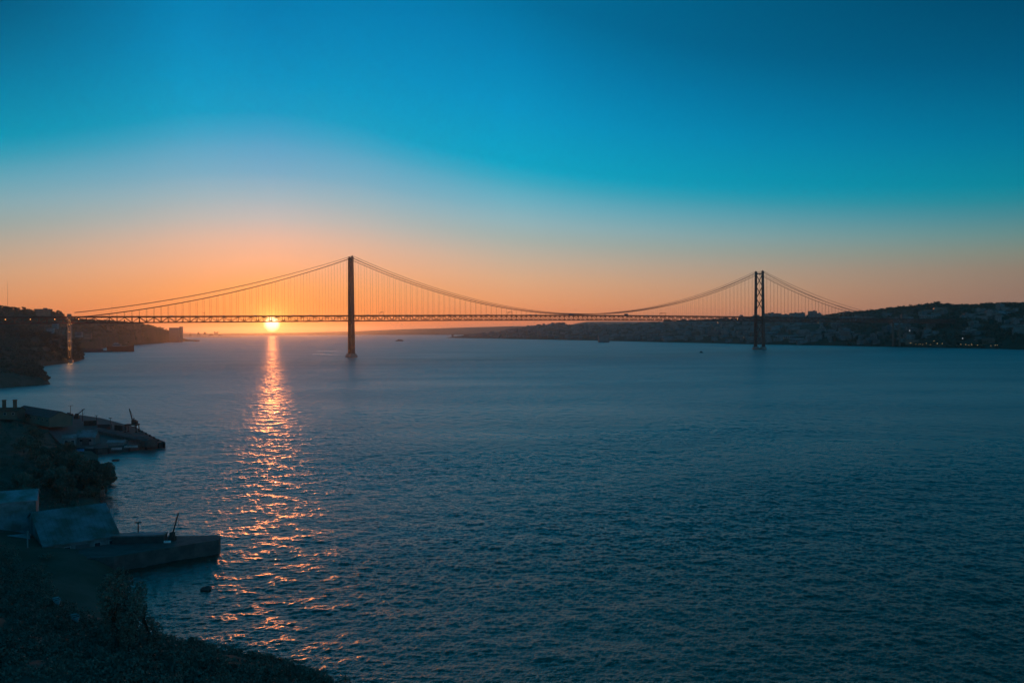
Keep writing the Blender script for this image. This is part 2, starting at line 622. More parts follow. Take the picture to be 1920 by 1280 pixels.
# ------------------------------------------------------------------ water and land
def build_water():
    """one sheet out to the horizon; rows and columns open up with distance, waves are real relief"""
    fine = np.arange(-43, 43.01, 0.06)
    side = np.concatenate([np.arange(-180, -43, 2.0), fine, np.arange(43 + 2.0, 180, 2.0)])
    th = np.radians(side)
    r = [30.0, 50.0, 70.0, 85.0]
    while r[-1] < 420:
        r.append(r[-1] * 1.0016)
    while r[-1] < 2300:
        r.append(r[-1] * 1.003)
    while r[-1] < 6000:
        r.append(r[-1] * 1.005)
    while r[-1] < 60000:
        r.append(r[-1] * 1.08)
    r = np.array(r)
    RR, TH = np.meshgrid(r, th, indexing='ij')
    X, Y = RR * np.sin(TH), RR * np.cos(TH)
    dr = np.gradient(r)[:, None] * np.ones_like(TH)
    dl = np.maximum(dr * 0.6, RR * np.gradient(th)[None, :])
    Z = np.zeros_like(X)
    N = 200
    g = np.random.default_rng(5)
    lam = np.exp(np.linspace(math.log(0.5), math.log(24), N))
    ang = np.radians(-76 + g.normal(0, 70, N))           # travel direction: towards the view point
    sl = WAVE_SLOPE * math.sqrt(2.0 / N) * g.uniform(0.6, 1.4, N) * np.interp(lam, [0.5, 1.3, 2.5, 5, 12, 24], [1.75, 1.6, 1.0, 0.5, 0.28, 0.17])
    ph = g.uniform(0, 2 * math.pi, N)
    front = np.abs(TH) < math.radians(46)
    sel = front & (RR < 5900)
    xs, ys, ds = X[sel], Y[sel], dl[sel]
    gust = 1.0 + 0.28 * np.sin(xs * 0.021 + 1.3 * np.sin(ys * 0.013)) * np.sin(ys * 0.034 + 1.1 * np.sin(xs * 0.011 + 2))
    z = np.zeros_like(xs)
    for i in range(N):
        k = 2 * math.pi / lam[i]
        fade = np.clip((lam[i] / ds - 2.0) / 1.6, 0, 1)
        p = k * (xs * math.cos(ang[i]) + ys * math.sin(ang[i])) + ph[i]
        z += sl[i] / k * fade * (np.sin(p) + 0.22 * np.cos(2 * p))
    Z[sel] = z * gust
    V = np.stack([X.ravel(), Y.ravel(), Z.ravel()], 1)
    nr, nt = X.shape
    idx = np.arange(nr * nt).reshape(nr, nt)
    Q = np.stack([idx[:-1, :-1].ravel(), idx[1:, :-1].ravel(), idx[1:, 1:].ravel(), idx[:-1, 1:].ravel()], 1)
    close = np.stack([idx[:-1, -1], idx[1:, -1], idx[1:, 0], idx[:-1, 0]], 1)
    Q = np.concatenate([Q, close])[:, ::-1]
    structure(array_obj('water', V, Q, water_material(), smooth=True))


WAVE_SLOPE = 0.18


def fbm(x, y, s, o=4):
    return mnoise.fractal(Vector((x * s, y * s, 3.7)), 1.0, 2.1, o)


class Strip:
    """a bank: shoreline and ridge given for bearings across the view, ground between and beyond"""
    def __init__(self, name, pts, nx, nt, amp, nscale, power, m, back=1.6, fall=0.5, cliff=0.0):
        pxs = [p[0] for p in pts]
        self.px0, self.px1 = pxs[0], pxs[-1]
        self.pts, self.power, self.amp, self.ns, self.cliff = pts, power, amp, nscale, cliff
        self.fall, self.back = fall, back
        ts = [-0.02] + list(np.linspace(0, 1, nt)) + list(np.linspace(1, back, max(4, nt // 3)))[1:] + [back + 0.01]
        V, Q = [], []
        for i in range(nx + 1):
            px = self.px0 + (self.px1 - self.px0) * i / nx
            for j, t in enumerate(ts):
                p = self.at(px, t)
                if j == 0:
                    p.z = -3
                if j == len(ts) - 1:
                    p.z = -5
                V.append(p)
        n = len(ts)
        for i in range(nx):
            for j in range(n - 1):
                Q.append((i * n + j, (i + 1) * n + j, (i + 1) * n + j + 1, i * n + j + 1))
        self.obj = structure(array_obj(name, V, Q, m, smooth=True))

    def at(self, px, t):
        xs = [p[0] for p in self.pts]
        sy = float(np.interp(px, xs, [p[1] for p in self.pts]))
        ry = float(np.interp(px, xs, [p[2] for p in self.pts]))
        rd = float(np.interp(px, xs, [p[3] for p in self.pts]))
        a = ground(px, sy)
        r_ = far_at(px, ry, rd)
        x, y = a.x + (r_.x - a.x) * t, a.y + (r_.y - a.y) * t
        if t <= 1:
            tt = max(t, 0)
            pr = (self.cliff + (1 - self.cliff) * tt ** self.power) if tt > 0.03 else self.cliff * tt / 0.03
            z = r_.z * pr
        else:
            z = r_.z * (1 - self.fall * (t - 1) / (self.back - 1))
        k = min(max(t, 0) * 6, 1) * (1.0 if t < 0.9 or t > 1.1 else 0.35)
        z += self.amp * fbm(x, y, self.ns) * k
        return Vector((x, y, max(z, 0.3) if t > 0.0 else 0.2))


build_water()
# far coast below the sun and beyond the bridge
coast = Strip('far_hills', [(250, 627.2, 624.6, 19000), (380, 627.0, 624.9, 19000), (540, 627.0, 623.6, 18500), (660, 627.2, 621.4, 17000), (700, 627.4, 619.2, 16000),
              (760, 627.4, 617.2, 15000), (830, 627.6, 615.0, 14000), (900, 627.6, 613.0, 13500), (960, 627.2, 611.6, 13000), (1040, 627, 611, 13500), (1300, 627, 612, 13500), (1500, 627, 612, 13500)],
              300, 14, 10, 0.0012, 0.8, M_FARHILL, 1.3)
mount = Strip('mountain', [(1040, 624, 617, 12600), (1068, 624, 609, 12600), (1085, 624, 605.2, 12600), (1100, 624, 603.0, 12600), (1130, 624, 602.6, 12600), (1200, 624, 603, 12600), (1260, 624, 602.6, 12600), (1500, 624, 604, 12600), (1560, 624, 608, 12600)], 120, 8, 5, 0.0015, 0.9, M_FARHILL, 1.1)
# the city bank beyond the bridge
bank = Strip('hills', [(838, 633.4, 633.0, 7000), (850, 633.6, 630.4, 7100), (900, 634.3, 626.5, 7200), (950, 635.2, 620, 7000), (985, 635.8, 613, 6600), (1020, 636.4, 609.5, 6300), (1048, 637, 606.6, 6200),
             (1070, 637.4, 609.4, 6100), (1110, 638.2, 608.6, 5900), (1160, 639.4, 608.8, 5600), (1220, 640.8, 606.8, 5000), (1250, 641.5, 604, 4800), (1320, 643, 601, 4500), (1400, 645, 597, 4200), (1440, 645.8, 592.5, 4000),
             (1550, 647.6, 591.5, 3700), (1575, 648.2, 588.0, 3500), (1610, 648.8, 585.6, 3350), (1640, 649.4, 582.6, 3200), (1700, 650.6, 575.8, 2950), (1740, 651.4, 571.0, 2850), (1763, 652, 570, 2800),
             (1790, 652.4, 573.4, 2750), (1830, 653.2, 571.8, 2700), (1880, 654, 570, 2650), (1920, 655.4, 569.6, 2600), (2050, 657, 568, 2500), (2300, 662, 566, 2400)], 420, 30, 7, 0.004, 0.85, M_HILL, 1.5)
# headland beyond the bridge on the left bank
head = Strip('headland', [(-300, 662, 570, 2300), (-60, 662, 575, 2350), (0, 661, 580.0, 2400), (30, 660.6, 582.6, 2450), (60, 660.4, 585, 2500), (108, 660, 585.6, 2550), (115, 660, 588, 2600), (121, 659.5, 597, 2700),
             (150, 658, 599.5, 2900), (180, 655, 600.5, 3100), (215, 649, 602.5, 3300), (240, 647.6, 605, 3500), (262, 645.8, 607, 3700), (285, 643.6, 611.5, 4000), (306, 641.6, 616.4, 4400), (320, 640.6, 622.5, 4700), (338, 639.6, 632, 5000), (352, 639.0, 636.5, 5100), (375, 638.6, 638.2, 5200)],
             240, 26, 7, 0.006, 0.62, M_HILL, 1.4, cliff=0.12)
# slope that carries the near end of the bridge
slope = Strip('hillside', [(-400, 706, 585, 1520), (-60, 700, 604, 1500), (0, 697, 610, 1500), (40, 692, 613.5, 1510), (75, 687.5, 619.5, 1530), (95, 684, 625, 1540), (122, 681, 630.5, 1560), (138, 679, 637, 1590), (148, 676, 647, 1610), (154, 673.6, 660, 1620), (158, 672.5, 671, 1640)],
              120, 24, 3.5, 0.02, 0.8, M_CLIFF, 1.25, cliff=0.06)
point = Strip('cliff', [(-300, 745, 640, 960), (-100, 735, 655, 950), (0, 727.6, 664, 940), (40, 724.6, 674, 930), (66, 722.8, 684, 910), (78, 722.0, 691, 880), (84, 721.4, 700, 850), (90, 721, 714, 810), (94, 720.6, 720.2, 800)],
              90, 22, 2.2, 0.04, 0.6, M_CLIFF, 1.3, cliff=0.25)

# near land on the left, below the view point: coast in metres, mostly read off the shoreline
COAST = [ground(0, 770), ground(96, 787), ground(120, 846), ground(183, 853), ground(181, 876), ground(212, 904), ground(186, 914), ground(185, 944), ground(192, 975), ground(203, 1006)]
COAST = [(-520, 560), (-300, 520)] + [(p.x, p.y) for p in COAST] + [(-86, 178), (-79, 167), (-75, 153), (-66, 138), (-56, 128), (-45, 119), (-30, 113.2), (-20.5, 107), (-11.6, 92), (-6.2, 70), (5, 40), (40, 0), (80, -60), (80, -260), (-700, -260), (-700, 560)]
CO = np.array(COAST)


def coast_dist(X, Y):
    """signed distance to the coast, positive on land"""
    best = np.full(X.shape, 1e9)
    inside = np.zeros(X.shape, bool)
    n = len(CO)
    for i in range(n):
        ax, ay = CO[i]
        bx, by = CO[(i + 1) % n]
        ex, ey = bx - ax, by - ay
        t = np.clip(((X - ax) * ex + (Y - ay) * ey) / (ex * ex + ey * ey), 0, 1)
        best = np.minimum(best, np.hypot(X - ax - t * ex, Y - ay - t * ey))
        if ay != by:
            c = ((ay > Y) != (by > Y)) & (X < ex * (Y - ay) / (by - ay) + ax)
            inside ^= c
    return np.where(inside, best, -best)


def near_z(X, Y):
    X, Y = np.asarray(X, float), np.asarray(Y, float)
    d = coast_dist(X, Y)
    sl_ = np.interp(Y, [60, 125, 150, 200, 300, 420], [0.62, 0.55, 0.30, 0.22, 0.22, 0.20])
    top = np.interp(Y, [0, 60, 120, 180, 300, 420], [22, 20, 17, 12, 17, 13])
    rise = top * (1 - np.exp(-np.maximum(d, 0) * sl_ / top))
    z = np.where(d > 0, np.minimum(d * 0.8, 1.6) + rise, np.maximum(d * 0.5, -4))
    return z


def nz(x, y):
    return float(near_z(np.array([x]), np.array([y]))[0])


gx = np.arange(-420, 90, 2.0)
gy = np.arange(-40, 540, 2.0)
GX, GY = np.meshgrid(gx, gy)
GZ = near_z(GX, GY)
land = GZ > -3.5
for iy in range(0, GZ.shape[0]):
    for ix in range(0, GZ.shape[1]):
        if GZ[iy, ix] > 0.2:
            GZ[iy, ix] += 0.9 * fbm(GX[iy, ix], GY[iy, ix], 0.09) * min(GZ[iy, ix] / 3, 1)
V = np.stack([GX.ravel(), GY.ravel(), GZ.ravel()], 1)
nxg = len(gx)
idx = np.arange(len(V)).reshape(GZ.shape)
Q = np.stack([idx[:-1, :-1].ravel(), idx[:-1, 1:].ravel(), idx[1:, 1:].ravel(), idx[1:, :-1].ravel()], 1)
keep = (land[:-1, :-1] | land[1:, 1:]).ravel()
structure(array_obj('shore', V, Q[keep], M_CLIFF, smooth=True))

# ------------------------------------------------------------------ the suspension bridge
bridge = thing('suspension_bridge', 'long rust red suspension bridge crossing the whole river on two tall towers', 'bridge', P1)
PANEL = 11.51
S0, S1 = -760.0, SPAN + 700.0
k0, k1 = int(math.floor(S0 / PANEL)), int(math.ceil(S1 / PANEL))
TR = 10.6
HALF = 10.6

for off in (-HALF, HALF):
    tr = MB()
    for k in range(k0, k1):
        a, c = k * PANEL, (k + 1) * PANEL
        za, zc = zb(a), zb(c)
        tr.beam(B(a, off, za + 0.5), B(c, off, zc + 0.5), 1.0, 1.5)
        tr.beam(B(a, off, za + TR - 0.5), B(c, off, zc + TR - 0.5), 1.0, 1.5)
        tr.beam(B(a, off, za + 1.0), B(a, off, za + TR - 1.0), 0.75, 0.7)
        if k % 2:
            tr.beam(B(a, off, za + 0.9), B(c, off, zc + TR - 0.9), 0.85, 0.75)
        else:
            tr.beam(B(a, off, za + TR - 0.9), B(c, off, zc + 0.9), 0.85, 0.75)
    tr.build('truss', M_STEEL, bridge)
fl = MB()
for k in range(k0, k1 + 1):
    a = k * PANEL
    fl.beam(B(a, -HALF + 0.4, zb(a) + 0.45), B(a, HALF - 0.4, zb(a) + 0.45), 0.45, 0.8)
    fl.beam(B(a, -HALF + 0.4, zb(a) + TR - 0.6), B(a, HALF - 0.4, zb(a) + TR - 0.6), 0.5, 1.1)
    fl.beam(B(a, -HALF + 0.4, zb(a) + TR - 1.2), B(a, -3.0, zb(a) + 1.0), 0.35, 0.35)
    fl.beam(B(a, HALF - 0.4, zb(a) + TR - 1.2), B(a, 3.0, zb(a) + 1.0), 0.35, 0.35)
fl.build('floor_beam', M_STEEL, bridge, kind='stuff')
dk, rd_, rl = MB(), MB(), MB()
for k in range(k0, k1):
    a, c = k * PANEL, (k + 1) * PANEL
    zt, zt2 = zb(a) + TR, zb(c) + TR
    dk.beam(B(a, 0, zt + 0.38), B(c, 0, zt2 + 0.38), 23.6, 0.7)
    rd_.beam(B(a, 0, zb(a) + 1.35), B(c, 0, zb(c) + 1.35), 8.6, 0.5)
    for off in (-11.6, 11.6):
        rl.beam(B(a, off, zt + 1.75), B(c, off, zt2 + 1.75), 0.14, 0.16)
        rl.beam(B(a, off, zt + 1.30), B(c, off, zt2 + 1.30), 0.10, 0.10)
        for q in range(4):
            s = a + PANEL * q / 4
            rl.beam(B(s, off, zb(s) + TR + 0.7), B(s, off, zb(s) + TR + 1.8), 0.12, 0.12)
dk.build('road_deck', M_ASPH, bridge)
rd_.build('rail_deck', M_STEEL, bridge)
rl.build('railing', M_STEEL, bridge)


def tower(s, name='tower'):
    first = MB()
    TOP = 190.0
    NT = Matrix.Rotation(R(-3.8), 3, 'Z') @ NB_

    def B(s, off, z):
        p = P1 + UB * s + NT * off
        return Vector((p.x, p.y, z))
    half = lambda z: 14.8 - 2.2 * z / TOP            # leg offset across the bridge
    al = lambda z: 7.0 - 2.2 * z / TOP               # leg size along the bridge
    ac = lambda z: 5.4 - 1.7 * z / TOP
    # top portal strut is the tower's own mesh; legs, braces and footing hang from it
    first.beam(B(s, -half(184) + ac(184) / 2, 183.6), B(s, half(184) - ac(184) / 2, 183.6), 2.6, 2.2)
    tw = first.build(name, M_STEEL, bridge)
    low = MB()
    low.beam(B(s, -half(63) + ac(63) / 2, 64.5), B(s, half(63) - ac(63) / 2, 64.5), 3.0, 2.6)
    low.build('strut', M_STEEL, tw)
    for sg in (-1, 1):
        lg = MB()
        zs = [6.0, 60, 120, 186.0]
        for za, zc in zip(zs[:-1], zs[1:]):
            vs = []
            for z in (za, zc):
                for i, j in ((-1, -1), (1, -1), (1, 1), (-1, 1)):
                    vs.append(B(s + i * al(z) / 2, sg * half(z) + j * ac(z) / 2, z))
            lg.add(vs, [(0, 3, 2, 1), (4, 5, 6, 7), (0, 1, 5, 4), (1, 2, 6, 5), (2, 3, 7, 6), (3, 0, 4, 7)])
        # ribs proud of the plates, and the saddle housing on top
        for i in (-1, 1):
            lg.beam(B(s + i * al(6) / 2 * 0.5, sg * (half(6) - ac(6) / 2 - 0.15), 7), B(s + i * al(184) / 2 * 0.5, sg * (half(184) - ac(184) / 2 - 0.15), 184), 0.5, 0.5)
            lg.beam(B(s + i * al(6) / 2 * 0.5, sg * (half(6) + ac(6) / 2 + 0.15), 7), B(s + i * al(184) / 2 * 0.5, sg * (half(184) + ac(184) / 2 + 0.15), 184), 0.5, 0.5)
        ob = lg.build('leg', M_STEEL, tw)
        sd = MB()
        c = B(s, sg * half(187), 187.2)
        rz = math.atan2(UB.y, UB.x)
        sd.box((c.x, c.y, 187.3), (5.6, 4.2, 2.2), rz)
        sd.box((c.x, c.y, 189.6), (4.2, 3.2, 2.3), rz, top=0.55)
        sd.box((c.x, c.y, 191.6), (0.5, 0.5, 1.8), rz)
        sd.build('saddle', M_STEEL, tw)
    nx_ = 3
    zt, zl = 182.0, 97.0
    for q in range(nx_):
        a, c = zl + (zt - zl) * q / nx_, zl + (zt - zl) * (q + 1) / nx_
        br = MB()
        br.beam(B(s - 0.25, -half(a) + ac(a) / 2 - .2, a), B(s - 0.25, half(c) - ac(c) / 2 + .2, c), 1.5, 1.3)
        br.beam(B(s + 0.25, half(a) - ac(a) / 2 + .2, a), B(s + 0.25, -half(c) + ac(c) / 2 - .2, c), 1.5, 1.3)
        br.build('cross_brace', M_STEEL, tw)
    for a, c in ((13.0, 37.0), (37.0, 62.0)):
        br = MB()
        br.beam(B(s - 0.25, -half(a) + ac(a) / 2 - .2, a), B(s - 0.25, half(c) - ac(c) / 2 + .2, c), 1.4, 1.2)
        br.beam(B(s + 0.25, half(a) - ac(a) / 2 + .2, a), B(s + 0.25, -half(c) + ac(c) / 2 - .2, c), 1.4, 1.2)
        br.build('cross_brace', M_STEEL, tw)
    ft = MB()

    def oval(la, lc, z0, z1, n=20):
        pl = []
        for i in range(n):
            an = 2 * math.pi * i / n
            e = 0.55
            cx, cy = math.copysign(abs(math.cos(an)) ** e, math.cos(an)), math.copysign(abs(math.sin(an)) ** e, math.sin(an))
            p = B(s + la * cx, lc * cy, 0)
            pl.append((p.x, p.y))
        ft.prism(pl, z0, z1)
    oval(9.6, 20.5, -4, 3.4)
    oval(8.8, 19.6, 3.4, 4.1)
    for sg in (-1, 1):
        c = B(s, sg * 14.2, 5.2)
        ft.box((c.x, c.y, 5.6), (11.5, 10.0, 3.0), math.atan2(UB.y, UB.x), top=0.9)
    ft.build('footing', M_CONC, tw)
    for i in range(6):
        pass
    return tw


tower(0.0)
tower(SPAN)

FLOOD = 1.0
# approach pier on the near bank: paired round columns under a housing
pr = MB()
z_p = zb(S_PIER)
for off in (-10.2, 10.2):
    for ds in (-1.75, 1.75):
        pr.tube([B(S_PIER + ds, off, 1.0), B(S_PIER + ds, off, z_p - 1.2)], 1.5, 32)
pier = pr.build('pier', M_PIERCONC, bridge, smooth=True)
cp = MB()
cp.beam(B(S_PIER, -12.4, z_p - 0.62), B(S_PIER, 12.4, z_p - 0.62), 6.4, 1.2)
cb_ = MB()
cb_.beam(B(S_PIER, -10.2, 40), B(S_PIER, 10.2, 40), 1.6, 1.8)
cb_.build('cross_beam', M_PIERCONC, pier)
for off in (-11.8, 11.8):
    c = B(S_PIER, off, z_p + TR + 2.6)
    MB().box((c.x, c.y, c.z), (6.6, 3.0, 4.6), math.atan2(UB.y, UB.x), top=0.85).build('cable_housing', M_PIERCONC, pier)
    cq = MB()
    for ds in (-1.5, 1.5):
        cq.tube([B(S_PIER + ds, off, z_p), B(S_PIER + ds, off, z_p + TR + 0.5)], 0.8, 12)
    cq.build('upper_column', M_PIERCONC, pier)
cp.build('pier_cap', M_PIERCONC, pier)
for off in (-10.2, 10.2):
    pl_ = MB()
    c = B(S_PIER, off, 2.6)
    pl_.box((c.x, c.y, 2.2), (9.5, 6.5, 5.4), math.atan2(UB.y, UB.x), top=0.92)
    pl_.build('plinth', M_PIERCONC, pier)
pf = MB()
for off in (-9, -3, 3, 9):
    pf.tube([B(S_PIER - 13, off, z_p - 4.4), B(S_PIER + 13, off, z_p - 4.4)], 0.35, 8)
for ds in range(-12, 13, 4):
    pf.tube([B(S_PIER + ds, -9, z_p - 4.2), B(S_PIER + ds, 9, z_p - 4.2)], 0.25, 8)
    for off in (-9, 9):
        pf.tube([B(S_PIER + ds, off, z_p - 4.2), B(S_PIER + ds, off, z_p)], 0.16, 6)
pf.build('maintenance_platform', M_PIERCONC, pier)
# sodium flood lamps added to give the pier its orange-lit stripes
FL = 0
for z, pw in ((9.5, 700.0), (22.0, 2000.0), (36.0, 2000.0), (50.0, 2000.0), (62.0, 1600.0), (69.5, 1200.0)):
    q = B(S_PIER, -15.2, z)
    a_ = MB()
    a_.beam(B(S_PIER, -11.5, z - .5), B(S_PIER, -15.0, z - .5), 0.18, 0.18)
    a_.box((q.x, q.y, z - .25), (.7, .7, .3))
    a_ = a_.build('added_floodlight', M_IRON, pier)
    g_ = MB().ball((q.x, q.y, z + .15), .28, seg=8, rings=6).build('added_lamp_glass', M_LAMPO, a_)
    ld = bpy.data.lights.new('added_flood_lamp', 'POINT')
    ld.energy = pw * FLOOD
    ld.color = (1.0, 0.42, 0.12)
    ld.shadow_soft_size = 0.3
    lo = bpy.data.objects.new('added_flood_lamp', ld)
    COL.objects.link(lo)
    lo.parent = pier
    po = org(pier)
    p_ = B(S_PIER, -15.9, z + .2)
    lo.location = (p_.x - po[0], p_.y - po[1], p_.z - po[2])
# pier on the city side
pr = MB()
for off in (-10.2, 10.2):
    for ds in (-1.75, 1.75):
        pr.tube([B(S_R + ds, off, 1.0), B(S_R + ds, off, zb(S_R) - 0.1)], 1.25, 12)
pr.build('pier', M_PIERCONC, bridge)


def z_main(s):
    if 0 <= s <= SPAN:
        t = (s - SPAN / 2) / (SPAN / 2)
        return 83.2 + (187.6 - 83.2) * t * t
    k = (-s if s < 0 else s - SPAN)
    L = 430.0 if s < 0 else 404.0
    t = min(k / L, 1.12)
    return 187.6 + (78.5 - 187.6) * t - 4 * 13.0 * t * (1 - t)


def z_up(s):
    if 0 <= s <= SPAN:
        t = (s - SPAN / 2) / (SPAN / 2)
        return 84.6 + (191.6 - 84.6) * abs(t) ** 1.94
    k = (-s if s < 0 else s - SPAN)
    L = 474.0 if s < 0 else 436.0
    t = min(k / L, 1.0)
    return 191.0 + (81.5 - 191.0) * t - 4 * 13.5 * t * (1 - t)


for off in (-11.4, 11.4):
    mc, uc = MB(), MB()
    ss = list(np.arange(-478, 0, PANEL)) + list(np.arange(0, SPAN, PANEL)) + list(np.arange(SPAN, SPAN + 478, PANEL))
    ss = sorted(set(round(float(x), 3) for x in ss))
    mc.tube([B(s, off, z_main(s)) for s in ss if -470 <= s <= SPAN + 470], 0.55, 7)
    uc.tube([B(s, off, z_up(s)) for s in ss if -475 <= s <= SPAN + 437], 0.36, 6)
    mc.build('main_cable', M_CABLE, bridge, smooth=True)
    uc.build('upper_cable', M_CABLE, bridge, smooth=True)

hang = []
for off in (-11.4, 11.4):
    for k in range(int(-440 / PANEL), int((SPAN + 440) / PANEL) + 1):
        s = k * PANEL
        if abs(s) < 6 or abs(s - SPAN) < 6:
            continue
        zl, zh = zb(s) + TR + 0.3, z_main(s)
        if zh - zl > 2.0:
            hang.append((zh - zl, s, off, zl, zh))
hang.sort(key=lambda h: -h[0] / (1500 + h[1]))
rest = MB()
for i, (ln, s, off, zl, zh) in enumerate(hang):
    mb = MB() if i < 100 else rest
    for ds in (-0.22, 0.22):
        mb.beam(B(s + ds, off, zl), B(s + ds, off, zh), 0.115, 0.115)
    if i < 100:
        mb.build('hanger', M_CABLE, bridge)
rest.build('hanger_ropes', M_CABLE, bridge, kind='stuff')

# sign gantries over the road, one lamp mast
for px in (716, 956, 1242):
    s = min(np.arange(-400, SPAN, 2.0), key=lambda q: abs((B(q, 0, 80).x / B(q, 0, 80).y) * F0 + W0 / 2 - px))
    z = zb(s) + TR + 0.7
    g = MB()
    for off in (-11.0, 11.0):
        g.beam(B(s, off, z), B(s, off, z + 5.6), 0.45, 0.45)
    g.beam(B(s, -11.2, z + 5.9), B(s, 11.2, z + 5.9), 0.5, 0.7)
    g.beam(B(s + .5, 2, z + 5.8), B(s + .5, 9, z + 5.8), 0.15, 1.4)
    g.build('sign_gantry', M_IRON, bridge)
s = -265.0
g = MB()
for off in (-11.3,):
    g.beam(B(s, off, zb(s) + TR + .7), B(s, off, zb(s) + TR + 6.5), 0.35, 0.35)
    g.beam(B(s - 1.2, off, zb(s) + TR + 6.4), B(s + 1.2, off, zb(s) + TR + 6.4), 0.5, 0.5)
g.build('signal_mast', M_IRON, bridge)
# small work lamps glowing inside the truss over the bank
for k in range(-58, -30, 3):
    s = k * PANEL
    l = MB()
    l.ball(B(s, -11.4, zb(s) + 7.0), 0.55, (1.6, 1, 1), seg=8, rings=5)
    l.build('deck_lamp', M_LAMPO, bridge)

# vehicles on the bridge
RZB = math.atan2(UB.y, UB.x)


def wheels(mb_list, xs, w, r, root):
    for x in xs:
        for y in (-w / 2 + 0.15, w / 2 - 0.15):
            t = MB()
            t.tube([(x, y - 0.15, r), (x, y + 0.15, r)], r, 14)
            o = t.build('wheel', M_RUBBER)
            o.parent = root


def truck_proto():
    root = thing('lorry', 'box lorry', 'lorry')
    b_ = MB().box((-1.6, 0, 2.45), (7.6, 2.5, 2.7)).build('cargo_box', M_SHEET)
    b_.parent = root
    c = MB()
    c.box((3.4, 0, 1.55), (2.0, 2.4, 1.5))
    c.box((3.25, 0, 2.65), (1.7, 2.35, 0.75), top=0.85)
    c = c.build('cab', M_WHITE)
    c.parent = root
    w = MB().box((4.42, 0, 1.95), (0.05, 2.0, 0.6)).build('windscreen', M_GLASS)
    w.parent = root
    ch = MB().box((-0.6, 0, 0.85), (9.4, 1.2, 0.4)).build('chassis', M_IRON)
    ch.parent = root
    wheels(None, (-4.4, -3.2, 3.3), 2.4, 0.5, root)
    return root


def bus_proto():
    root = thing('bus', 'bus', 'bus')
    b_ = MB()
    b_.box((0, 0, 1.75), (11.8, 2.5, 2.7))
    b_.box((0, 0, 3.2), (11.0, 2.2, 0.25), top=0.95)
    b_ = b_.build('body', M_BLUE)
    b_.parent = root
    for y in (-1.27, 1.27):
        w = MB().box((0, y, 2.2), (10.6, 0.05, 1.0)).build('window_band', M_GLASS)
        w.parent = root
    w = MB().box((5.93, 0, 2.0), (0.05, 2.2, 1.5)).build('windscreen', M_GLASS)
    w.parent = root
    wheels(None, (-3.8, 3.9), 2.4, 0.5, root)
    return root


def car_proto():
    root = thing('car', 'car', 'car')
    c = MB()
    c.box((0, 0, 0.62), (4.3, 1.75, 0.62), top=0.96)
    c.box((-0.25, 0, 1.18), (2.5, 1.6, 0.5), top=0.78)
    c = c.build('body', M_WHITE)
    c.parent = root
    for y in (-0.76, 0.76):
        w = MB().box((-0.25, y, 1.18), (2.0, 0.06, 0.34), top=0.8).build('side_window', M_GLASS)
        w.parent = root
    wheels(None, (-1.35, 1.35), 1.75, 0.32, root)
    return root


def s_of(px):
    return float(min(np.arange(-740, SPAN + 600, 1.0), key=lambda q: abs((B(q, 0, 80).x / B(q, 0, 80).y) * F0 + W0 / 2 - px)))


def on_deck(proto, used, px, lane, label, group=None, flip=False):
    s = s_of(px)
    p = B(s, lane, zb(s) + TR + 0.74)
    o = proto if not used else dup(proto)
    o.location = p
    o.rotation_euler = (0, 0, RZB + (math.pi if flip else 0))
    o['label'] = label
    if group:
        o['group'] = group
    return o


tk, bs, ca = truck_proto(), bus_proto(), car_proto()
on_deck(bs, False, 1068, -8.5, 'long dark coach on the bridge deck, near the lowest point of the cables')
on_deck(tk, False, 1171, -8.5, 'box lorry on the bridge deck between mid span and the far tower')
on_deck(tk, True, 1385, -8.5, 'box lorry on the bridge deck just left of the far tower', flip=True)
for i, px in enumerate((322, 422, 480, 548, 580, 690, 838, 912, 990, 1003, 1130, 1210, 1300)):
    on_deck(ca, i > 0, px + random.uniform(-3, 3), random.choice((-9, -5.5)), 'small car passing over the bridge behind the railing', 'cars crossing the bridge', flip=random.random() < .5)

# ------------------------------------------------------------------ vegetation
def tree_proto(name, h, spread, kind, leaf, n, label, m):
    root = thing(name, label, 'tree')
    tr = MB()
    th = h * (0.42 if kind != 'pine' else 0.62)
    pts = [(0, 0, -0.6), (0.03 * h, 0.01 * h, th * 0.5), (0.01 * h, 0.04 * h, th)]
    tr.tube(pts, [h * 0.035, h * 0.027, h * 0.02], 7)
    cs, rs, ks = [], [], []
    nb = 9 if kind != 'pine' else 7
    for i in range(nb):
        an = 2 * math.pi * i / nb + random.uniform(-.4, .4)
        if kind == 'pine':
            rr, zz = spread * random.uniform(0.2, 0.75), h * random.uniform(0.72, 0.93)
            rad = (spread * 0.42, spread * 0.42, h * 0.10)
        elif kind == 'tall':
            zz = h * (0.25 + 0.7 * (i + .5) / nb)
            rr = spread * 0.35 * random.uniform(0.3, 1.0)
            rad = (spread * random.uniform(.4, .62) * (1.15 - zz / h * .6),) * 2 + (h * 0.14,)
        else:
            rr, zz = spread * random.uniform(0.25, 0.78), h * random.uniform(0.42, 0.88)
            rad = (spread * random.uniform(0.32, 0.5),) * 2 + (h * random.uniform(0.12, 0.2),)
        c = (rr * math.cos(an), rr * math.sin(an), zz)
        tr.tube([pts[2], (c[0] * .5, c[1] * .5, (th + zz) / 2), c], [h * .016, h * .011, h * .004], 5)
        cs.append(c)
        rs.append(rad)
        ks.append(n // (nb + 1))
    if kind == 'round':
        cs.append((0, 0, h * .82))
        rs.append((spread * .5, spread * .5, h * .17))
        ks.append(n // (nb + 1))
    tr = tr.build('trunk', M_BARK, smooth=True)
    tr.parent = root
    V, Q = clump_arrays(cs, rs, ks, leaf)
    array_obj('crown', V, Q, m, parent=root)
    return root


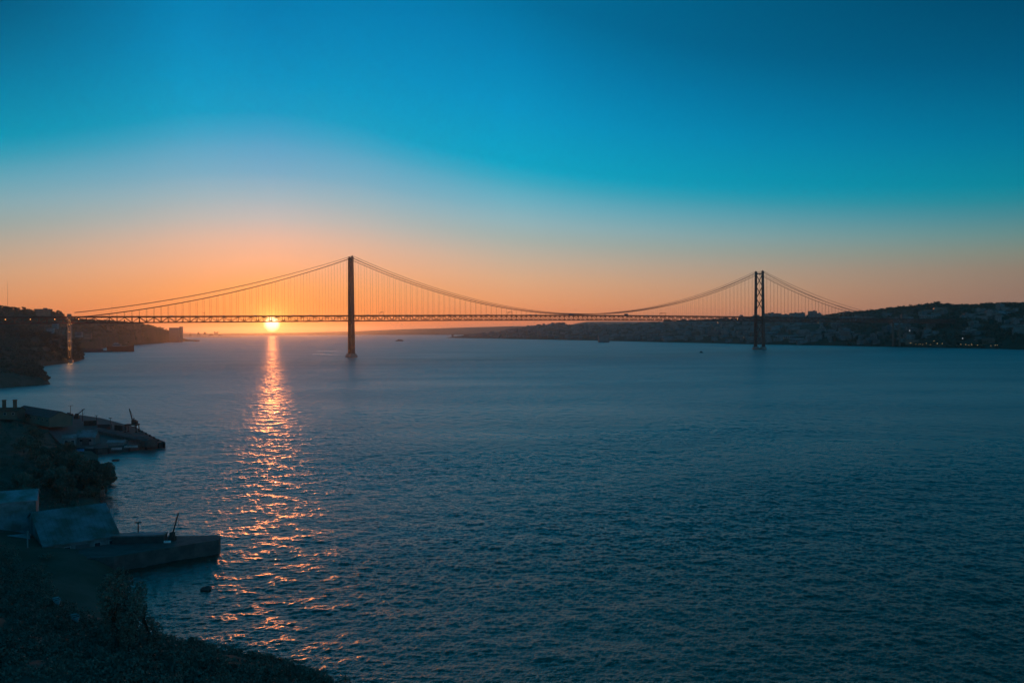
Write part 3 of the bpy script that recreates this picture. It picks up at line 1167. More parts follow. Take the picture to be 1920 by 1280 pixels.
def scatter_mass(name, places, leaf, per, m, label, cat):
    """a wood read as one mass: crowns of many leaf clumps"""
    cs, rs, ks = [], [], []
    for (x, y, z, r, h) in places:
        for q in range(3):
            cs.append((x + random.uniform(-.6, .6) * r, y + random.uniform(-.6, .6) * r, z + h * random.uniform(.3, .75)))
            rs.append((r * random.uniform(.5, .8), r * random.uniform(.5, .8), h * random.uniform(.25, .4)))
            ks.append(per // 3)
    V, Q = clump_arrays(cs, rs, ks, leaf)
    o = array_obj(name, V, Q, m, kind='stuff')
    return tag(o, label, cat)


# city bank: woods on the ridge and between the houses
pl = []
for i in range(1700):
    px = random.choice((random.uniform(1540, 2150), random.uniform(1540, 2000), random.uniform(1000, 2000)))
    t = random.random() ** .8
    if px < 1560 and random.random() < .45:
        continue
    p = bank.at(px, t)
    pl.append((p.x, p.y, p.z, random.uniform(5, 10), random.uniform(6, 11)))
for i in range(520):
    px = random.uniform(1555, 2150)
    p = bank.at(px, random.uniform(0.93, 1.04))
    pl.append((p.x, p.y, p.z - 1, random.uniform(5, 9), random.uniform(6, 10)))
for i in range(260):
    px = random.uniform(960, 1560)
    p = bank.at(px, random.uniform(0.93, 1.04))
    pl.append((p.x, p.y, p.z - 1, random.uniform(7, 12), random.uniform(6, 10)))
scatter_mass('far_bank_wood', pl, 1.7, 42, M_LEAF2, 'dark woods covering the hill of the far bank', 'wood')

pl = []
for i in range(900):
    px, t = random.uniform(-120, 335), random.random() ** .7
    p = head.at(px, t)
    pl.append((p.x, p.y, p.z - .5, random.uniform(4, 8), random.uniform(5, 9)))
for i in range(260):
    px = random.uniform(-120, 335)
    p = head.at(px, random.uniform(.95, 1.03))
    pl.append((p.x, p.y, p.z - 1, random.uniform(4, 7), random.uniform(5, 8)))
scatter_mass('headland_wood', pl, 1.5, 48, M_LEAF2, 'scrub and woods covering the hazy headland behind the bridge pier', 'wood')

pl = []
for i in range(900):
    px, t = random.uniform(-100, 156), random.uniform(.03, 1.03)
    p = slope.at(px, t)
    pl.append((p.x, p.y, p.z - .4, random.uniform(2.2, 5), random.uniform(2.5, 6)))
for i in range(420):
    px, t = random.uniform(-60, 88), random.uniform(.12, 1.03)
    p = point.at(px, t)
    pl.append((p.x, p.y, p.z - .4, random.uniform(1.4, 3.2), random.uniform(1.5, 3.6)))
scatter_mass('slope_scrub', pl, 0.8, 90, M_LEAF, 'dark scrub on the steep bank below the near end of the bridge', 'scrub')

# trees on the left skyline
pA = tree_proto('broadleaf_tree', 11.0, 5.2, 'round', 0.75, 900, 'round tree', M_LEAF2)
pB = tree_proto('umbrella_pine', 13.0, 6.0, 'pine', 0.75, 800, 'umbrella pine', M_LEAF2)
first = {'A': True, 'B': True}
for i, px in enumerate(sorted([random.uniform(-40, 118) for _ in range(26)] + [2, 9, 16, 34, 47, 55, 66, 96, 108])):
    if 70 < px < 92:
        continue
    k = 'A' if random.random() < .7 else 'B'
    pr_ = pA if k == 'A' else pB
    p = head.at(px, random.uniform(.97, 1.01))
    o = pr_ if first[k] else dup(pr_)
    first[k] = False
    o.location = (p.x, p.y, p.z - .5)
    o.rotation_euler = (0, 0, random.uniform(0, 6.3))
    o.scale = (random.uniform(.7, 1.15),) * 3
    o['label'] = 'tree in the dark row along the left skyline above the bridge approach'
    o['group'] = 'trees on the left skyline'

# near shore: trees and undergrowth
nA = tree_proto('shore_tree', 8.5, 3.6, 'round', 0.26, 5200, 'leafy tree', M_LEAF)
nB = tree_proto('slender_tree', 9.0, 2.6, 'tall', 0.15, 1000, 'slender tree', M_LEAF)
nC = tree_proto('shrub', 3.4, 2.2, 'round', 0.2, 2600, 'shrub', M_LEAF)


def put(proto, store, x, y, sc, label, group=None, dz=-.3):
    o = proto if not store else dup(proto)
    store.append(o)
    o.location = (x, y, max(nz(x, y), 0.2) + dz)
    o.rotation_euler = (0, 0, random.uniform(0, 6.3))
    o.scale = (sc, sc, sc * random.uniform(.9, 1.1))
    o['label'] = label
    if group:
        o['group'] = group
    elif 'group' in o:
        del o['group']
    return o


stA, stB, stC = [], [], []
# dark trees on the point above the bay
for (x, y, sc) in ((-119, 238, 1.0), (-124, 243, 1.15), (-121, 250, 1.1), (-130, 248, 1.2), (-136, 255, 1.2), (-128, 257, 1.0), (-141, 262, 1.25), (-134, 240, 1.1), (-127, 232, 1.05), (-148, 268, .9), (-156, 276, 1.0), (-200, 352, .8), (-172, 296, .9), (-120, 226, .9), (-117, 218, .85), (-122, 212, .9), (-128, 220, 1.0)):
    put(nA, stA, x, y, sc, 'leafy tree in the dark clump on the point between the jetty and the wharf', 'trees on the dark point', dz=-1.6)
for (x, y, sc) in ((-127.5, 261, 1.15), (-126.3, 264.5, .95), (-129.5, 266, 1.2), (-132, 262, 1.3), (-117.5, 236, 1.1), (-116.5, 231, 1.0), (-119.5, 241, 1.2), (-122.5, 247, 1.2), (-118, 226, 1.0), (-125, 253, 1.2)):
    put(nC, stC, x, y, sc, 'bushy shrub along the water edge of the dark tree covered point', 'shrubs at the water edge of the dark point')
# thin trees at lower left with water showing through
for (px, py, sc) in ((222, 1196, 1.05), (238, 1216, 1.1), (256, 1222, .95), (275, 1232, .8), (205, 1206, 1.0), (290, 1240, .6), (246, 1240, .9), (215, 1236, 1.1)):
    z = 3.0
    for _ in range(6):
        p = ground(px, py, z)
        z = max(nz(p.x, p.y), 0.3)
    put(nB, stB, p.x, p.y, sc * .95, 'slender thin leaved tree on the lower left bank with water showing through', 'slender trees on the lower left bank')
# undergrowth over the near land
pl = []
cand = 0
while len(pl) < 2600 and cand < 60000:
    cand += 1
    y = random.uniform(62, 400) if random.random() < .45 else random.uniform(62, 150)
    x = random.uniform(-.66 * y - 6, -.10 * y)
    z = nz(x, y)
    if z < 1.2:
        continue
    if y > 150 and z < 2.6:
        continue
    if 160 < y < 195 and x > -112:
        continue
    if 119 < y < 172 and float(coast_dist(np.array([x]), np.array([y]))[0]) < 9:
        continue
    r = random.uniform(.7, 1.7) if y < 150 else random.uniform(1.0, 2.4)
    pl.append((x, y, z - .3, r, r * random.uniform(.8, 1.25)))
scatter_mass('undergrowth', pl, 0.14, 190, M_LEAF, 'dark undergrowth covering the near bank at lower left', 'undergrowth')
for (px, py, sc) in ((362, 1206, .62), (340, 1212, .5), (385, 1214, .45), (470, 1216, .4), (520, 1225, .4)):
    z = 12.0
    for _ in range(8):
        p = ground(px, py, z)
        z = z * .5 + max(nz(p.x, p.y), 0.3) * .5
    put(nC, stC, p.x, p.y, sc, 'rounded shrub on the crest of the near bank along the bottom edge', 'shrubs on the near crest')

# ------------------------------------------------------------------ buildings
def house_mesh(mb, w, d, h, rh, floors, cols, flat=False, wm=0, rm=1, gm=2):
    """walls, gabled or flat roof, window openings as set-in dark panes; local coordinates"""
    mb.box((0, 0, h / 2 - 1.5), (w, d, h + 3), mi=wm)
    if flat:
        mb.box((0, 0, h + .25), (w + .3, d + .3, .5), mi=rm)
        mb.box((w * .15, d * .1, h + 1.4), (w * .22, d * .3, 1.9), mi=wm)
    else:
        o = .35
        vs = [(-w / 2 - o, -d / 2 - o, h), (w / 2 + o, -d / 2 - o, h), (w / 2 + o, d / 2 + o, h), (-w / 2 - o, d / 2 + o, h), (-w / 2 - o, 0, h + rh), (w / 2 + o, 0, h + rh)]
        mb.add(vs, [(0, 1, 5, 4), (2, 3, 4, 5), (1, 2, 5), (3, 0, 4), (3, 2, 1, 0)], rm)
    fh = h / floors
    for f in range(floors):
        z = fh * (f + .55)
        for c in range(cols):
            x = -w / 2 + w * (c + .5) / cols
            for sy in (-1, 1):
                mb.box((x, sy * (d / 2 + .01), z), (w / cols * .42, .1, fh * .5), mi=gm)
        nc = max(1, int(cols * d / w))
        for c in range(nc):
            y = -d / 2 + d * (c + .5) / nc
            for sx in (-1, 1):
                mb.box((sx * (w / 2 + .01), y, z), (.1, d / nc * .42, fh * .5), mi=gm)


protos = []
for (w, d, h, rh, fl_, cl, flat, wmt, rmt) in ((13, 10, 7, 2.4, 2, 4, False, M_PALE, M_TILE), (22, 12, 11, 2.6, 3, 7, False, M_PALE, M_TILE), (16, 13, 14, 0, 4, 5, True, M_PALE, M_DARKROOF),
                                              (34, 13, 10, 2.5, 3, 10, False, M_OCHRE, M_TILE), (28, 14, 18, 0, 6, 8, True, M_PALE, M_SHEET), (46, 18, 8, 3, 1, 9, False, M_PALE, M_SHEET)):
    mb = MB()
    house_mesh(mb, w, d, h, rh, fl_, cl, flat)
    o = mb.build('city_house', [wmt, rmt, M_GLASS])
    protos.append([o, False])
LAB_FAR = 'one of the many small pale houses scattered over the hill of the far bank'
cnt = 0
spots = []
tries = 0
while cnt < 290 and tries < 20000:
    tries += 1
    zone = random.random()
    if zone < .5:
        px, t = random.uniform(1480, 1935), random.uniform(.04, .80)
    elif zone < .85:
        px, t = random.uniform(1150, 1480), random.uniform(.03, .9)
    else:
        px, t = random.uniform(930, 1150), random.uniform(.05, .9)
    # districts: leave wooded patches free
    if mnoise.noise(Vector((px * .017, t * 3.1, 5.0))) < -.05 and px > 1480:
        continue
    p = bank.at(px, t)
    if any((p.x - q[0]) ** 2 + (p.y - q[1]) ** 2 < 26 ** 2 for q in spots):
        continue
    spots.append((p.x, p.y))
    pr_ = random.choice(protos)
    o = pr_[0] if not pr_[1] else pr_[0].copy()
    if pr_[1]:
        COL.objects.link(o)
    pr_[1] = True
    o.location = (p.x, p.y, p.z)
    o.rotation_euler = (0, 0, random.choice((0, .5, -.4, 1.2)) + random.uniform(-.2, .2))
    o.scale = (random.uniform(.8, 1.3), random.uniform(.8, 1.2), random.uniform(.8, 1.15))
    tag(o, LAB_FAR, 'house', 'houses on the far bank')
    cnt += 1
# the rest of the city, too far to count
mb = MB()
for i in range(900):
    px, t = random.uniform(870, 1560), random.uniform(.02, 1.0)
    if random.random() < .3:
        px = random.uniform(1560, 2200)
    p = bank.at(px, t)
    if px > 1500 and (t > .8 or mnoise.noise(Vector((px * .017, t * 3.1, 5.0))) < .05):
        continue
    w, d, h = random.uniform(10, 34), random.uniform(9, 16), random.uniform(6, 15)
    rz = random.uniform(-.5, .5)
    mb.box((p.x, p.y, p.z + h / 2 - 1), (w, d, h + 2), rz, mi=0)
    mb.box((p.x, p.y, p.z + h + .6), (w * .98, d * .98, 1.6), rz, mi=1, top=.6)
o = mb.build('distant_city', [M_PALE, M_TILE], kind='stuff')
tag(o, 'hazy mass of roofs and walls of the distant city behind the bridge', 'city')


def block(name, px0, px1, ytop, depth, dd, label, cat, floors=6, cols=9, mats_=None, zground=None, roofbox=True, rz=0.0):
    a, c = far_at(px0, ytop, depth), far_at(px1, ytop, depth)
    w = (c - a).length
    zt = (a.z + c.z) / 2
    zg = zground if zground is not None else zt - 30
    mid_ = (a + c) / 2
    root = thing(name, label, cat, (mid_.x, mid_.y, zg))
    root.rotation_euler = (0, 0, rz)
    h = zt - zg
    mm = mats_ or (M_PALE, M_DARKROOF)
    wl = MB()
    wl.box((0, 0, h / 2 - 2), (w, dd, h + 4))
    wl = wl.build('wall', mm[0])
    wl.parent = root
    rf = MB().box((0, 0, h + .3), (w + .6, dd + .6, .6))
    if roofbox:
        rf.box((w * .2, 0, h + 2.0), (w * .2, dd * .5, 2.8))
    rf = rf.build('roof', mm[1])
    rf.parent = root
    fh = min(3.2, h / max(floors, 1))
    for f in range(floors):
        z = h - fh * (f + .6)
        if z < 0:
            break
        wn = MB()
        for k in range(cols):
            x = -w / 2 + w * (k + .5) / cols
            wn.box((x, -dd / 2 - .03, z), (w / cols * .5, .12, fh * .5))
        wn = wn.build('window_row', M_GLASS)
        wn.parent = root
    return root


# blocks that stand above the deck line right of the far tower
block('apartment_block', 1440.5, 1451, 586.6, 3700, 16, 'stepped pale block on the skyline just right of the far bridge tower', 'building')
block('apartment_block', 1450, 1457.6, 588.4, 3720, 16, 'lower wing of the stepped block right of the far bridge tower', 'building')
block('apartment_block', 1462, 1478, 589.6, 3720, 14, 'low long block on the skyline between two taller blocks right of the far tower', 'building')
block('apartment_block', 1481, 1496, 587.0, 3600, 18, 'left half of the broad twin block on the skyline right of the far tower', 'building')
block('apartment_block', 1496.3, 1508, 586.4, 3620, 18, 'right half of the broad twin block on the skyline right of the far tower', 'building')
block('tower_block', 1516, 1530.5, 583.4, 3500, 18, 'tallest grey block on the skyline between the far tower and the hill', 'building', 9)
block('tower_block', 1531, 1538.5, 587.2, 3520, 16, 'narrow block leaning against the tallest block on the skyline', 'building', 8, 5)
block('villa', 1581, 1596, 584.4, 3400, 14, 'long dark building on the ridge where the cables reach the hill', 'building', 2)
block('monastery', 1042, 1052, 604.8, 6150, 40, 'broad building on top of the hill behind mid span of the bridge', 'building', 3, 6)
block('monastery', 1029, 1042, 607.0, 6200, 40, 'lower wing beside the broad building on the hill behind mid span', 'building', 2, 6)
block('river_tower', 846.6, 850.6, 627.2, 7000, 14, 'small square tower on the low spit at the far water edge', 'tower', 3, 2, zground=1.0, roofbox=False)
block('warehouse', 1122, 1142, 629.5, 3560, 30, 'pale long warehouse at the far water edge under mid span', 'warehouse', 1, 8, (M_PALE, M_SHEET), zground=2.0, roofbox=False)
block('factory', 1245, 1259, 599.6, 4700, 30, 'dark blocky building just under the deck behind the bridge, left of the far tower', 'building', 3, 6, (M_OCHRE, M_DARKROOF))
block('hospital', 72, 90.5, 579.6, 2440, 26, 'dark flat roofed building among the trees on the left skyline', 'building', 4, 8, (M_OCHRE, M_DARKROOF))
block('grain_silo', 319, 337.5, 614.4, 4550, 34, 'big square silo building at the end of the hazy headland', 'silo', 2, 6, (M_CONC, M_CONC), zground=2.0, roofbox=False)
block('silo_tower', 337.6, 341.8, 612.4, 4560, 20, 'narrow lift tower at the right side of the big silo building', 'tower', 5, 1, (M_CONC, M_CONC), zground=2.0, roofbox=False)
# houses on the slope behind the near pier
for i, (px, py, w_, dep) in enumerate(((80, 611, 10, 1760), (95, 615, 12, 1720), (112, 617.5, 14, 1700), (104, 607, 9, 1830), (121, 611, 8, 1800), (148, 622, 12, 2050), (165, 626, 12, 2250))):
    a = far_at(px, py, dep)
    block('hillside_house', px - w_ / 2, px + w_ / 2, py, dep, 9, ['pale house on the slope left of the bridge pier, highest to the left', 'wide pale house on the slope just left of the bridge pier', 'large pale house right up against the bridge pier, on its left',
          'small house tucked under the bridge truss left of the pier', 'small house directly behind the bridge pier under the truss', 'hazy house on the slope right of the bridge pier', 'hazy low house above the moored hulk'][i], 'house', 3, 5, (M_PALE if i % 2 else M_OCHRE, M_TILE), zground=a.z - 9, roofbox=False)

# ------------------------------------------------------------------ lamps on the far bank
def lamp_proto(hm):
    root = thing('street_lamp', 'lamp', 'street lamp')
    p = MB()
    p.tube([(0, 0, -1), (0, 0, 8), (0, -.8, 8.6)], [.14, .1, .07], 6)
    p = p.build('pole', M_IRON)
    p.parent = root
    h = MB()
    h.ball((0, -1.2, 8.5), .55, (1, 1.3, .6), 8, 6)
    h = h.build('lamp_head', hm)
    h.parent = root
    return root


lw, lc_, lg_ = lamp_proto(M_LAMPW), lamp_proto(M_LAMPC), lamp_proto(M_LAMPG)
st = []
for (x, y) in ((769, 545), (785, 560), (780, 548), (810, 545), (838, 560), (868, 558), (885, 562), (905, 559), (940, 560), (985, 555), (1018, 553), (1050, 556), (1100, 562), (1284, 568), (1335, 567), (1365, 555), (1395, 567), (1452, 567), (1505, 566), (1585, 568), (1630, 560), (1650, 570)):
    px, py = 1560 + x / 5.333, 540 + y / 5.333
    p = bank.at(px, .012 + max(0, (570 - y)) * .0012)
    o = lw if not st else dup(lw)
    st.append(o)
    o.location = (p.x, p.y, p.z)
    o.scale = (.75 + random.random() * .5,) * 3
    o['label'] = 'small warm street lamp in the row along the far right shore'
    o['group'] = 'lamps along the far right shore'
used = {}
for (px, py, pr_, key, lab) in ((1344, 603.6, lw, 'w', 'bright lamp on the far hill right under the deck, left of the far tower'), (1533.6, 606.2, lw, 'w', 'bright lone lamp on the far hill, right of the far tower below the deck'),
                                (1394, 634.4, lw, 'w', 'lamp near the water just left of the far tower legs'), (1438.5, 636.2, lw, 'w', 'lamp near the water just right of the far tower legs'), (1469, 636.4, lw, 'w', 'lamp near the water further right of the far tower legs'),
                                (1223, 612, lg_, 'g', 'green glowing lamp on the far hill below the deck'), (1705, 622, lc_, 'c', 'lone cool lamp halfway up the dark hill on the right'), (1804, 637.6, lc_, 'c2', 'cool white lamp above the shore row on the right'),
                                (1574, 590.6, lc_, 'c3', 'pale lamp on the ridge near where the cables reach the hill')):
    best = min(np.linspace(.01, 1.0, 80), key=lambda t: abs((lambda q: H0 / 2 - 0)(0) * 0 + (CAM_Z - bank.at(px, t).z - 8.5) / bank.at(px, t).y - (-ray(px, py).z / ray(px, py).y)))
    p = bank.at(px, float(best))
    o = pr_ if (key in ('g', 'c')) else dup(pr_)
    o.location = (p.x, p.y, p.z)
    o.scale = (1.5,) * 3
    o['label'] = lab
    if 'group' in o:
        del o['group']
for (px, py, dep, lab) in ((15.6, 594, 1500, 'bright white lamp on the slope at the far left under the bridge approach'), (237, 642.4, 2700, 'lamp on the shore above the bow of the moored hulk'), (263, 640, 3600, 'faint lamp on the headland shore right of the moored hulk')):
    p = far_at(px, py, dep)
    o = dup(lc_)
    o.location = (p.x, p.y, p.z - 8.5)
    o.scale = (1.0, 1.0, 1.0)
    o['label'] = lab

# radio masts on the left skyline
for (px, y0, y1, dep, lab) in ((14.5, 526, 582, 2250, 'tall hair thin radio mast on the left skyline'), (210, 563, 600, 3500, 'faint thin mast rising behind the left side span of the bridge')):
    a, c = far_at(px, y1, dep), far_at(px, y0, dep)
    m_ = MB()
    m_.tube([(a.x, a.y, a.z - 6), (a.x, a.y, c.z)], [.35, .12], 6)
    for k in range(5):
        z = a.z + (c.z - a.z) * (k + 1) / 6
        m_.box((a.x, a.y, z), (.8, .8, .25))
    tag(m_.build('radio_mast', M_IRON), lab, 'mast')

# ------------------------------------------------------------------ near wharf with its sheds, cranes, poles and boats
WZ = 2.5
wh = [ground(60, 775, WZ), ground(150, 777.5, WZ), ground(188, 783, WZ), ground(255, 800.5, WZ), ground(298, 824, WZ), ground(307.5, 828.6, WZ), ground(309.5, 839.2, 0), ground(262, 843.6, 0), ground(184, 852.2, 0), ground(120, 850, 0)]
wharf = thing('wharf', 'long dark stone wharf narrowing to a point in the river at left', 'wharf', (wh[5].x, wh[5].y, 0))
MB().prism([(p.x, p.y) for p in wh], -3, WZ - .35).build('quay_wall', M_STONE, wharf)
cpg = [(p.x, p.y) for p in wh]
MB().prism(cpg, WZ - .35, WZ).build('paving', M_STONE, wharf)
fd = MB()
for a, c in zip(wh[5:8], wh[6:9]):
    n_ = max(2, int((c - a).length / 6))
    for i in range(n_):
        p = a.lerp(c, (i + .5) / n_)
        fd.box((p.x, p.y - .2, 1.0), (.5, .5, 2.2))
fd.build('fender', M_RUBBER, wharf)
bol = []
for t in np.linspace(.08, .92, 7):
    a, c = wh[3], wh[5]
    p = a.lerp(c, t)
    if not bol:
        m_ = MB()
        m_.tube([(0, 0, -.05), (0, 0, .5), (0, 0, .55), (0, 0, .8)], [.28, .22, .36, .3], 10)
        o = m_.build('bollard', M_IRON)
    else:
        o = bol[0].copy()
        COL.objects.link(o)
    bol.append(o)
    o.location = (p.x - .9, p.y - .9, WZ)
    tag(o, 'iron mooring bollard on the outer edge of the stone wharf', 'bollard', 'bollards on the wharf edge')

# pale shed front on the wharf
def shed(name, base, w, d, h, rh, rz, label, cat, wmt, rmt, door=True, windows=2, roof_over=.4, chim=0):
    root = thing(name, label, cat, base)
    root.rotation_euler = (0, 0, rz)
    wl = MB()
    wl.box((0, 0, h / 2 - .5), (w, d, h + 1))
    if rh > 0:
        wl.add([(-w / 2, -d / 2, h), (-w / 2, d / 2, h), (-w / 2, 0, h + rh), (w / 2, -d / 2, h), (w / 2, d / 2, h), (w / 2, 0, h + rh)], [(0, 1, 2), (3, 5, 4)])
    wl = wl.build('wall', wmt)
    wl.parent = root
    rf = MB()
    o = roof_over
    if rh > 0:
        zz = -o * rh / (d / 2)
        for sy in (-1, 1):
            vs = [(-w / 2 - o, sy * (d / 2 + o), h + zz), (w / 2 + o, sy * (d / 2 + o), h + zz), (w / 2 + o, 0, h + rh), (-w / 2 - o, 0, h + rh)]
            vs2 = [(x, y, z + .16) for x, y, z in vs]
            rf.add(vs + vs2, [(0, 1, 2, 3), (7, 6, 5, 4), (0, 4, 5, 1), (1, 5, 6, 2), (3, 2, 6, 7), (0, 3, 7, 4)])
        nb_ = int((w + 2 * o) / .9)
        for k in range(nb_):
            x = -w / 2 - o + (w + 2 * o) * (k + .5) / nb_
            for sy in (-1, 1):
                rf.beam((x, sy * (d / 2 + o), h + zz + .18), (x, sy * .05, h + rh + .17), .12, .1)
    else:
        rf.box((0, 0, h + .15), (w + 2 * o, d + 2 * o, .3))
    rf = rf.build('roof', rmt)
    rf.parent = root
    for k in range(chim):
        c = MB()
        x = -w * .2 + w * .45 * k
        c.box((x, 0, h + rh + 1.6), (1.3, 1.3, 4.0))
        c.box((x, 0, h + rh + 3.7), (1.6, 1.6, .3))
        c = c.build('chimney', M_TILE)
        c.parent = root
    if door:
        dr = MB().box((0, -d / 2 - .04, 1.3), (min(2.6, w * .4), .12, 2.6)).build('door', M_DARKROOF)
        dr.parent = root
    for k in range(windows):
        x = -w / 2 + w * (k + .5) / windows
        if door and abs(x) < 1.6:
            continue
        fr = MB().box((x, -d / 2 - .03, h * .58), (1.3, .1, 1.3)).build('window', M_DULL)
        fr.parent = root
        gl = MB().box((x, -d / 2 - .09, h * .58), (1.05, .06, 1.05)).build('pane', M_GLASS)
        gl.parent = fr
    return root


def gpt(px, py, z):
    p = ground(px, py, z)
    return (p.x, p.y, z)


b_ = gpt(159, 834, WZ)
shed('boathouse', (b_[0], b_[1] + 3, WZ), 6.9, 6, 3.2, 2.4, .12, 'pale boathouse with a big roof and dark door in the middle of the wharf', 'boathouse', M_PALE, M_SHEET, True, 2)
b_ = gpt(125, 838, WZ)
shed('lean_to', (b_[0], b_[1] + 2, WZ), 4.4, 4, 3.6, 1.0, .5, 'narrow pale shed with a slanting roof left of the boathouse', 'shed', M_PALE, M_SHEET, False, 2)
b_ = gpt(213, 835, WZ)
shed('low_shed', (b_[0], b_[1] + 3, WZ), 6.0, 5, 1.1, .7, .2, 'low shed with a pale roof near the middle of the wharf edge', 'shed', M_CONC, M_SHEET, False, 0)
b_ = far_at(17, 772, 405)
shed('chimney_house', (b_.x, b_.y, 7.6), 11, 8, 2.8, 1.4, .1, 'dark house with two stout chimneys on the hill at the left edge', 'house', M_OCHRE, M_TILE, False, 3, chim=2)
a, c = far_at(44, 768, 428), far_at(116, 781, 392)
mid_ = (a + c) / 2
shed('long_shed', (mid_.x, mid_.y, 5.0), (c - a).length * .96, 10, 3.4, 2.4, math.atan2(c.y - a.y, c.x - a.x), 'long dark shed sloping along the skyline behind the wharf', 'shed', M_OCHRE, M_DARKROOF, False, 9)

c0, c1 = Vector(gpt(182, 809, WZ)), Vector(gpt(284, 832, WZ))
mid_ = (c0 + c1) / 2
shed('rope_shed', (mid_.x, mid_.y, WZ), (c1 - c0).length, 5.0, 1.3, .5, math.atan2((c1 - c0).y, (c1 - c0).x), 'long low dark shed running down the middle of the wharf towards its tip', 'shed', M_STONE, M_DARKROOF, False, 0, .2)
for (px, py, rz, m_c, lab) in ((170, 797, .3, M_IRON, 'rusty shipping container on the wharf between the small crane and the boathouse'), (196, 804, .1, M_HULL, 'dark shipping container on the wharf below the wide headed lamp pole'), (226, 806, -.5, M_IRON, 'rusty shipping container on the wharf left of the portal crane')):
    q = gpt(px, py, WZ)
    root = thing('shipping_container', lab, 'container', q)
    root.rotation_euler = (0, 0, rz)
    m_ = MB().box((0, 0, 1.2), (5.6, 2.3, 2.4))
    for k in range(14):
        for sy in (-1, 1):
            m_.box((-2.6 + k * .4, sy * 1.17, 1.2), (.16, .06, 2.1))
    m_ = m_.build('body', m_c)
    m_.parent = root
    d_ = MB().box((2.83, 0, 1.2), (.06, 2.1, 2.2)).build('door', M_DARKROOF)
    d_.parent = root
# cranes
def portal_crane(base, label):
    root = thing('portal_crane', label, 'crane', base)
    for sx in (-1, 1):
        for sy in (-1, 1):
            l = MB()
            l.beam((sx * 2.5, sy * 1.6, 0), (sx * 2.4, sy * 1.3, 3.2), .32, .32)
            l.box((sx * 2.5, sy * 1.6, .2), (.9, .5, .4))
            l = l.build('leg', M_IRON)
            l.parent = root
    g_ = MB()
    g_.box((0, 0, 3.4), (5.6, 3.2, .5))
    for sy in (-1, 1):
        g_.beam((-2.4, sy * 1.3, 3.2), (0, sy * 1.3, 2.0), .18, .18)
        g_.beam((2.4, sy * 1.3, 3.2), (0, sy * 1.3, 2.0), .18, .18)
    g_ = g_.build('gantry', M_IRON)
    g_.parent = root
    cb = MB()
    cb.box((.8, 0, 4.6), (1.6, 1.8, 1.8))
    cb.box((1.9, 0, 4.4), (.9, 1.6, 1.2))
    cb.tube([(.7, 0, 5.4), (.9, 0, 6.4)], .25, 8)
    cb = cb.build('cab', M_IRON)
    cb.parent = root
    j = MB()
    for sy in (-.45, .45):
        j.beam((.4, sy, 4.4), (-1.2, sy * .3, 10.6), .2, .2)
    for k in range(8):
        t0, t1 = k / 8, (k + 1) / 8
        f = lambda t, sg: (.4 - 1.6 * t, .45 * sg * (1 - .7 * t), 4.4 + 6.2 * t)
        j.beam(f(t0, 1), f(t1, -1), .1, .1)
        j.beam(f(t0, -1), f(t0, 1), .1, .1)
    j.beam((.9, 0, 6.3), (-1.1, 0, 10.4), .06, .06)
    j.beam((-1.25, 0, 10.5), (-1.25, 0, 8.4), .05, .05)
    j = j.build('jib', M_IRON)
    j.parent = root
    return root


b_ = gpt(248, 809.5, WZ)
portal_crane(b_, 'portal crane on four legs with its jib raised, at the outer edge of the wharf')


def derrick(base, boom, label, sc=1.0):
    root = thing('derrick_crane', label, 'crane', base)
    c = MB()
    c.box((0, 0, .5 * sc), (1.6 * sc, 1.5 * sc, 1.0 * sc))
    c.box((0, 0, 1.5 * sc), (1.2 * sc, 1.2 * sc, 1.1 * sc), top=.85)
    c = c.build('cab', M_IRON)
    c.parent = root
    j = MB()
    bx, bz = boom
    for sy in (-.3, .3):
        j.beam((0, sy * sc, 1.4 * sc), (bx, sy * .3 * sc, bz), .16 * sc, .16 * sc)
    for k in range(7):
        t0, t1 = k / 7, (k + 1) / 7
        f = lambda t, sg: (bx * t, .3 * sg * (1 - .7 * t) * sc, 1.4 * sc + (bz - 1.4 * sc) * t)
        j.beam(f(t0, 1), f(t1, -1), .08 * sc, .08 * sc)
    j.beam((bx, 0, bz), (bx, 0, bz * .45), .04, .04)
    j.beam((-.5 * sc, 0, 2.2 * sc), (bx, 0, bz), .05, .05)
    j = j.build('boom', M_IRON)
    j.parent = root
    return root


b_ = gpt(144, 784.5, WZ)
derrick(b_, (4.1, 5.2), 'small crane with its boom slanting right at the back of the wharf', 1.3)


def pole(base, h, arm, label, lamp=False, cat='pole', two=False):
    root = thing('lamp_pole' if lamp else 'utility_pole', label, cat, base)
    p = MB()
    p.tube([(0, 0, -.3), (0, 0, h)], [.17, .11], 8)
    p = p.build('shaft', M_IRON)
    p.parent = root
    a = MB()
    a.beam((-arm, 0, h - .15), (arm, 0, h - .15), .16, .16)
    if two:
        a.beam((-.1, 0, h * .62), (arm * 1.1, 0, h * .62), .16, .16)
    if lamp:
        for sx in (-1, 1):
            a.box((sx * arm, 0, h - .1), (.7, .35, .2))
    a = a.build('crossarm', M_IRON)
    a.parent = root
    return root


b_ = gpt(132.5, 783, WZ)
pole((b_[0], b_[1], WZ), 6.6, 1.2, 'tall T shaped mast behind the wharf, leftmost of its poles', False, 'mast')
b_ = gpt(155, 790, WZ)
pole(b_, 6.3, .5, 'utility pole with a side arm right of the small crane on the wharf', two=True)
b_ = gpt(181, 795, WZ)
pole(b_, 4.4, .4, 'short lamp pole with a wide head in the middle of the wharf back edge', True, 'lamp pole')
b_ = gpt(207, 802, WZ)
pole(b_, 4.8, .35, 'thin lamp pole between the wide headed lamp and the portal crane', True, 'lamp pole')
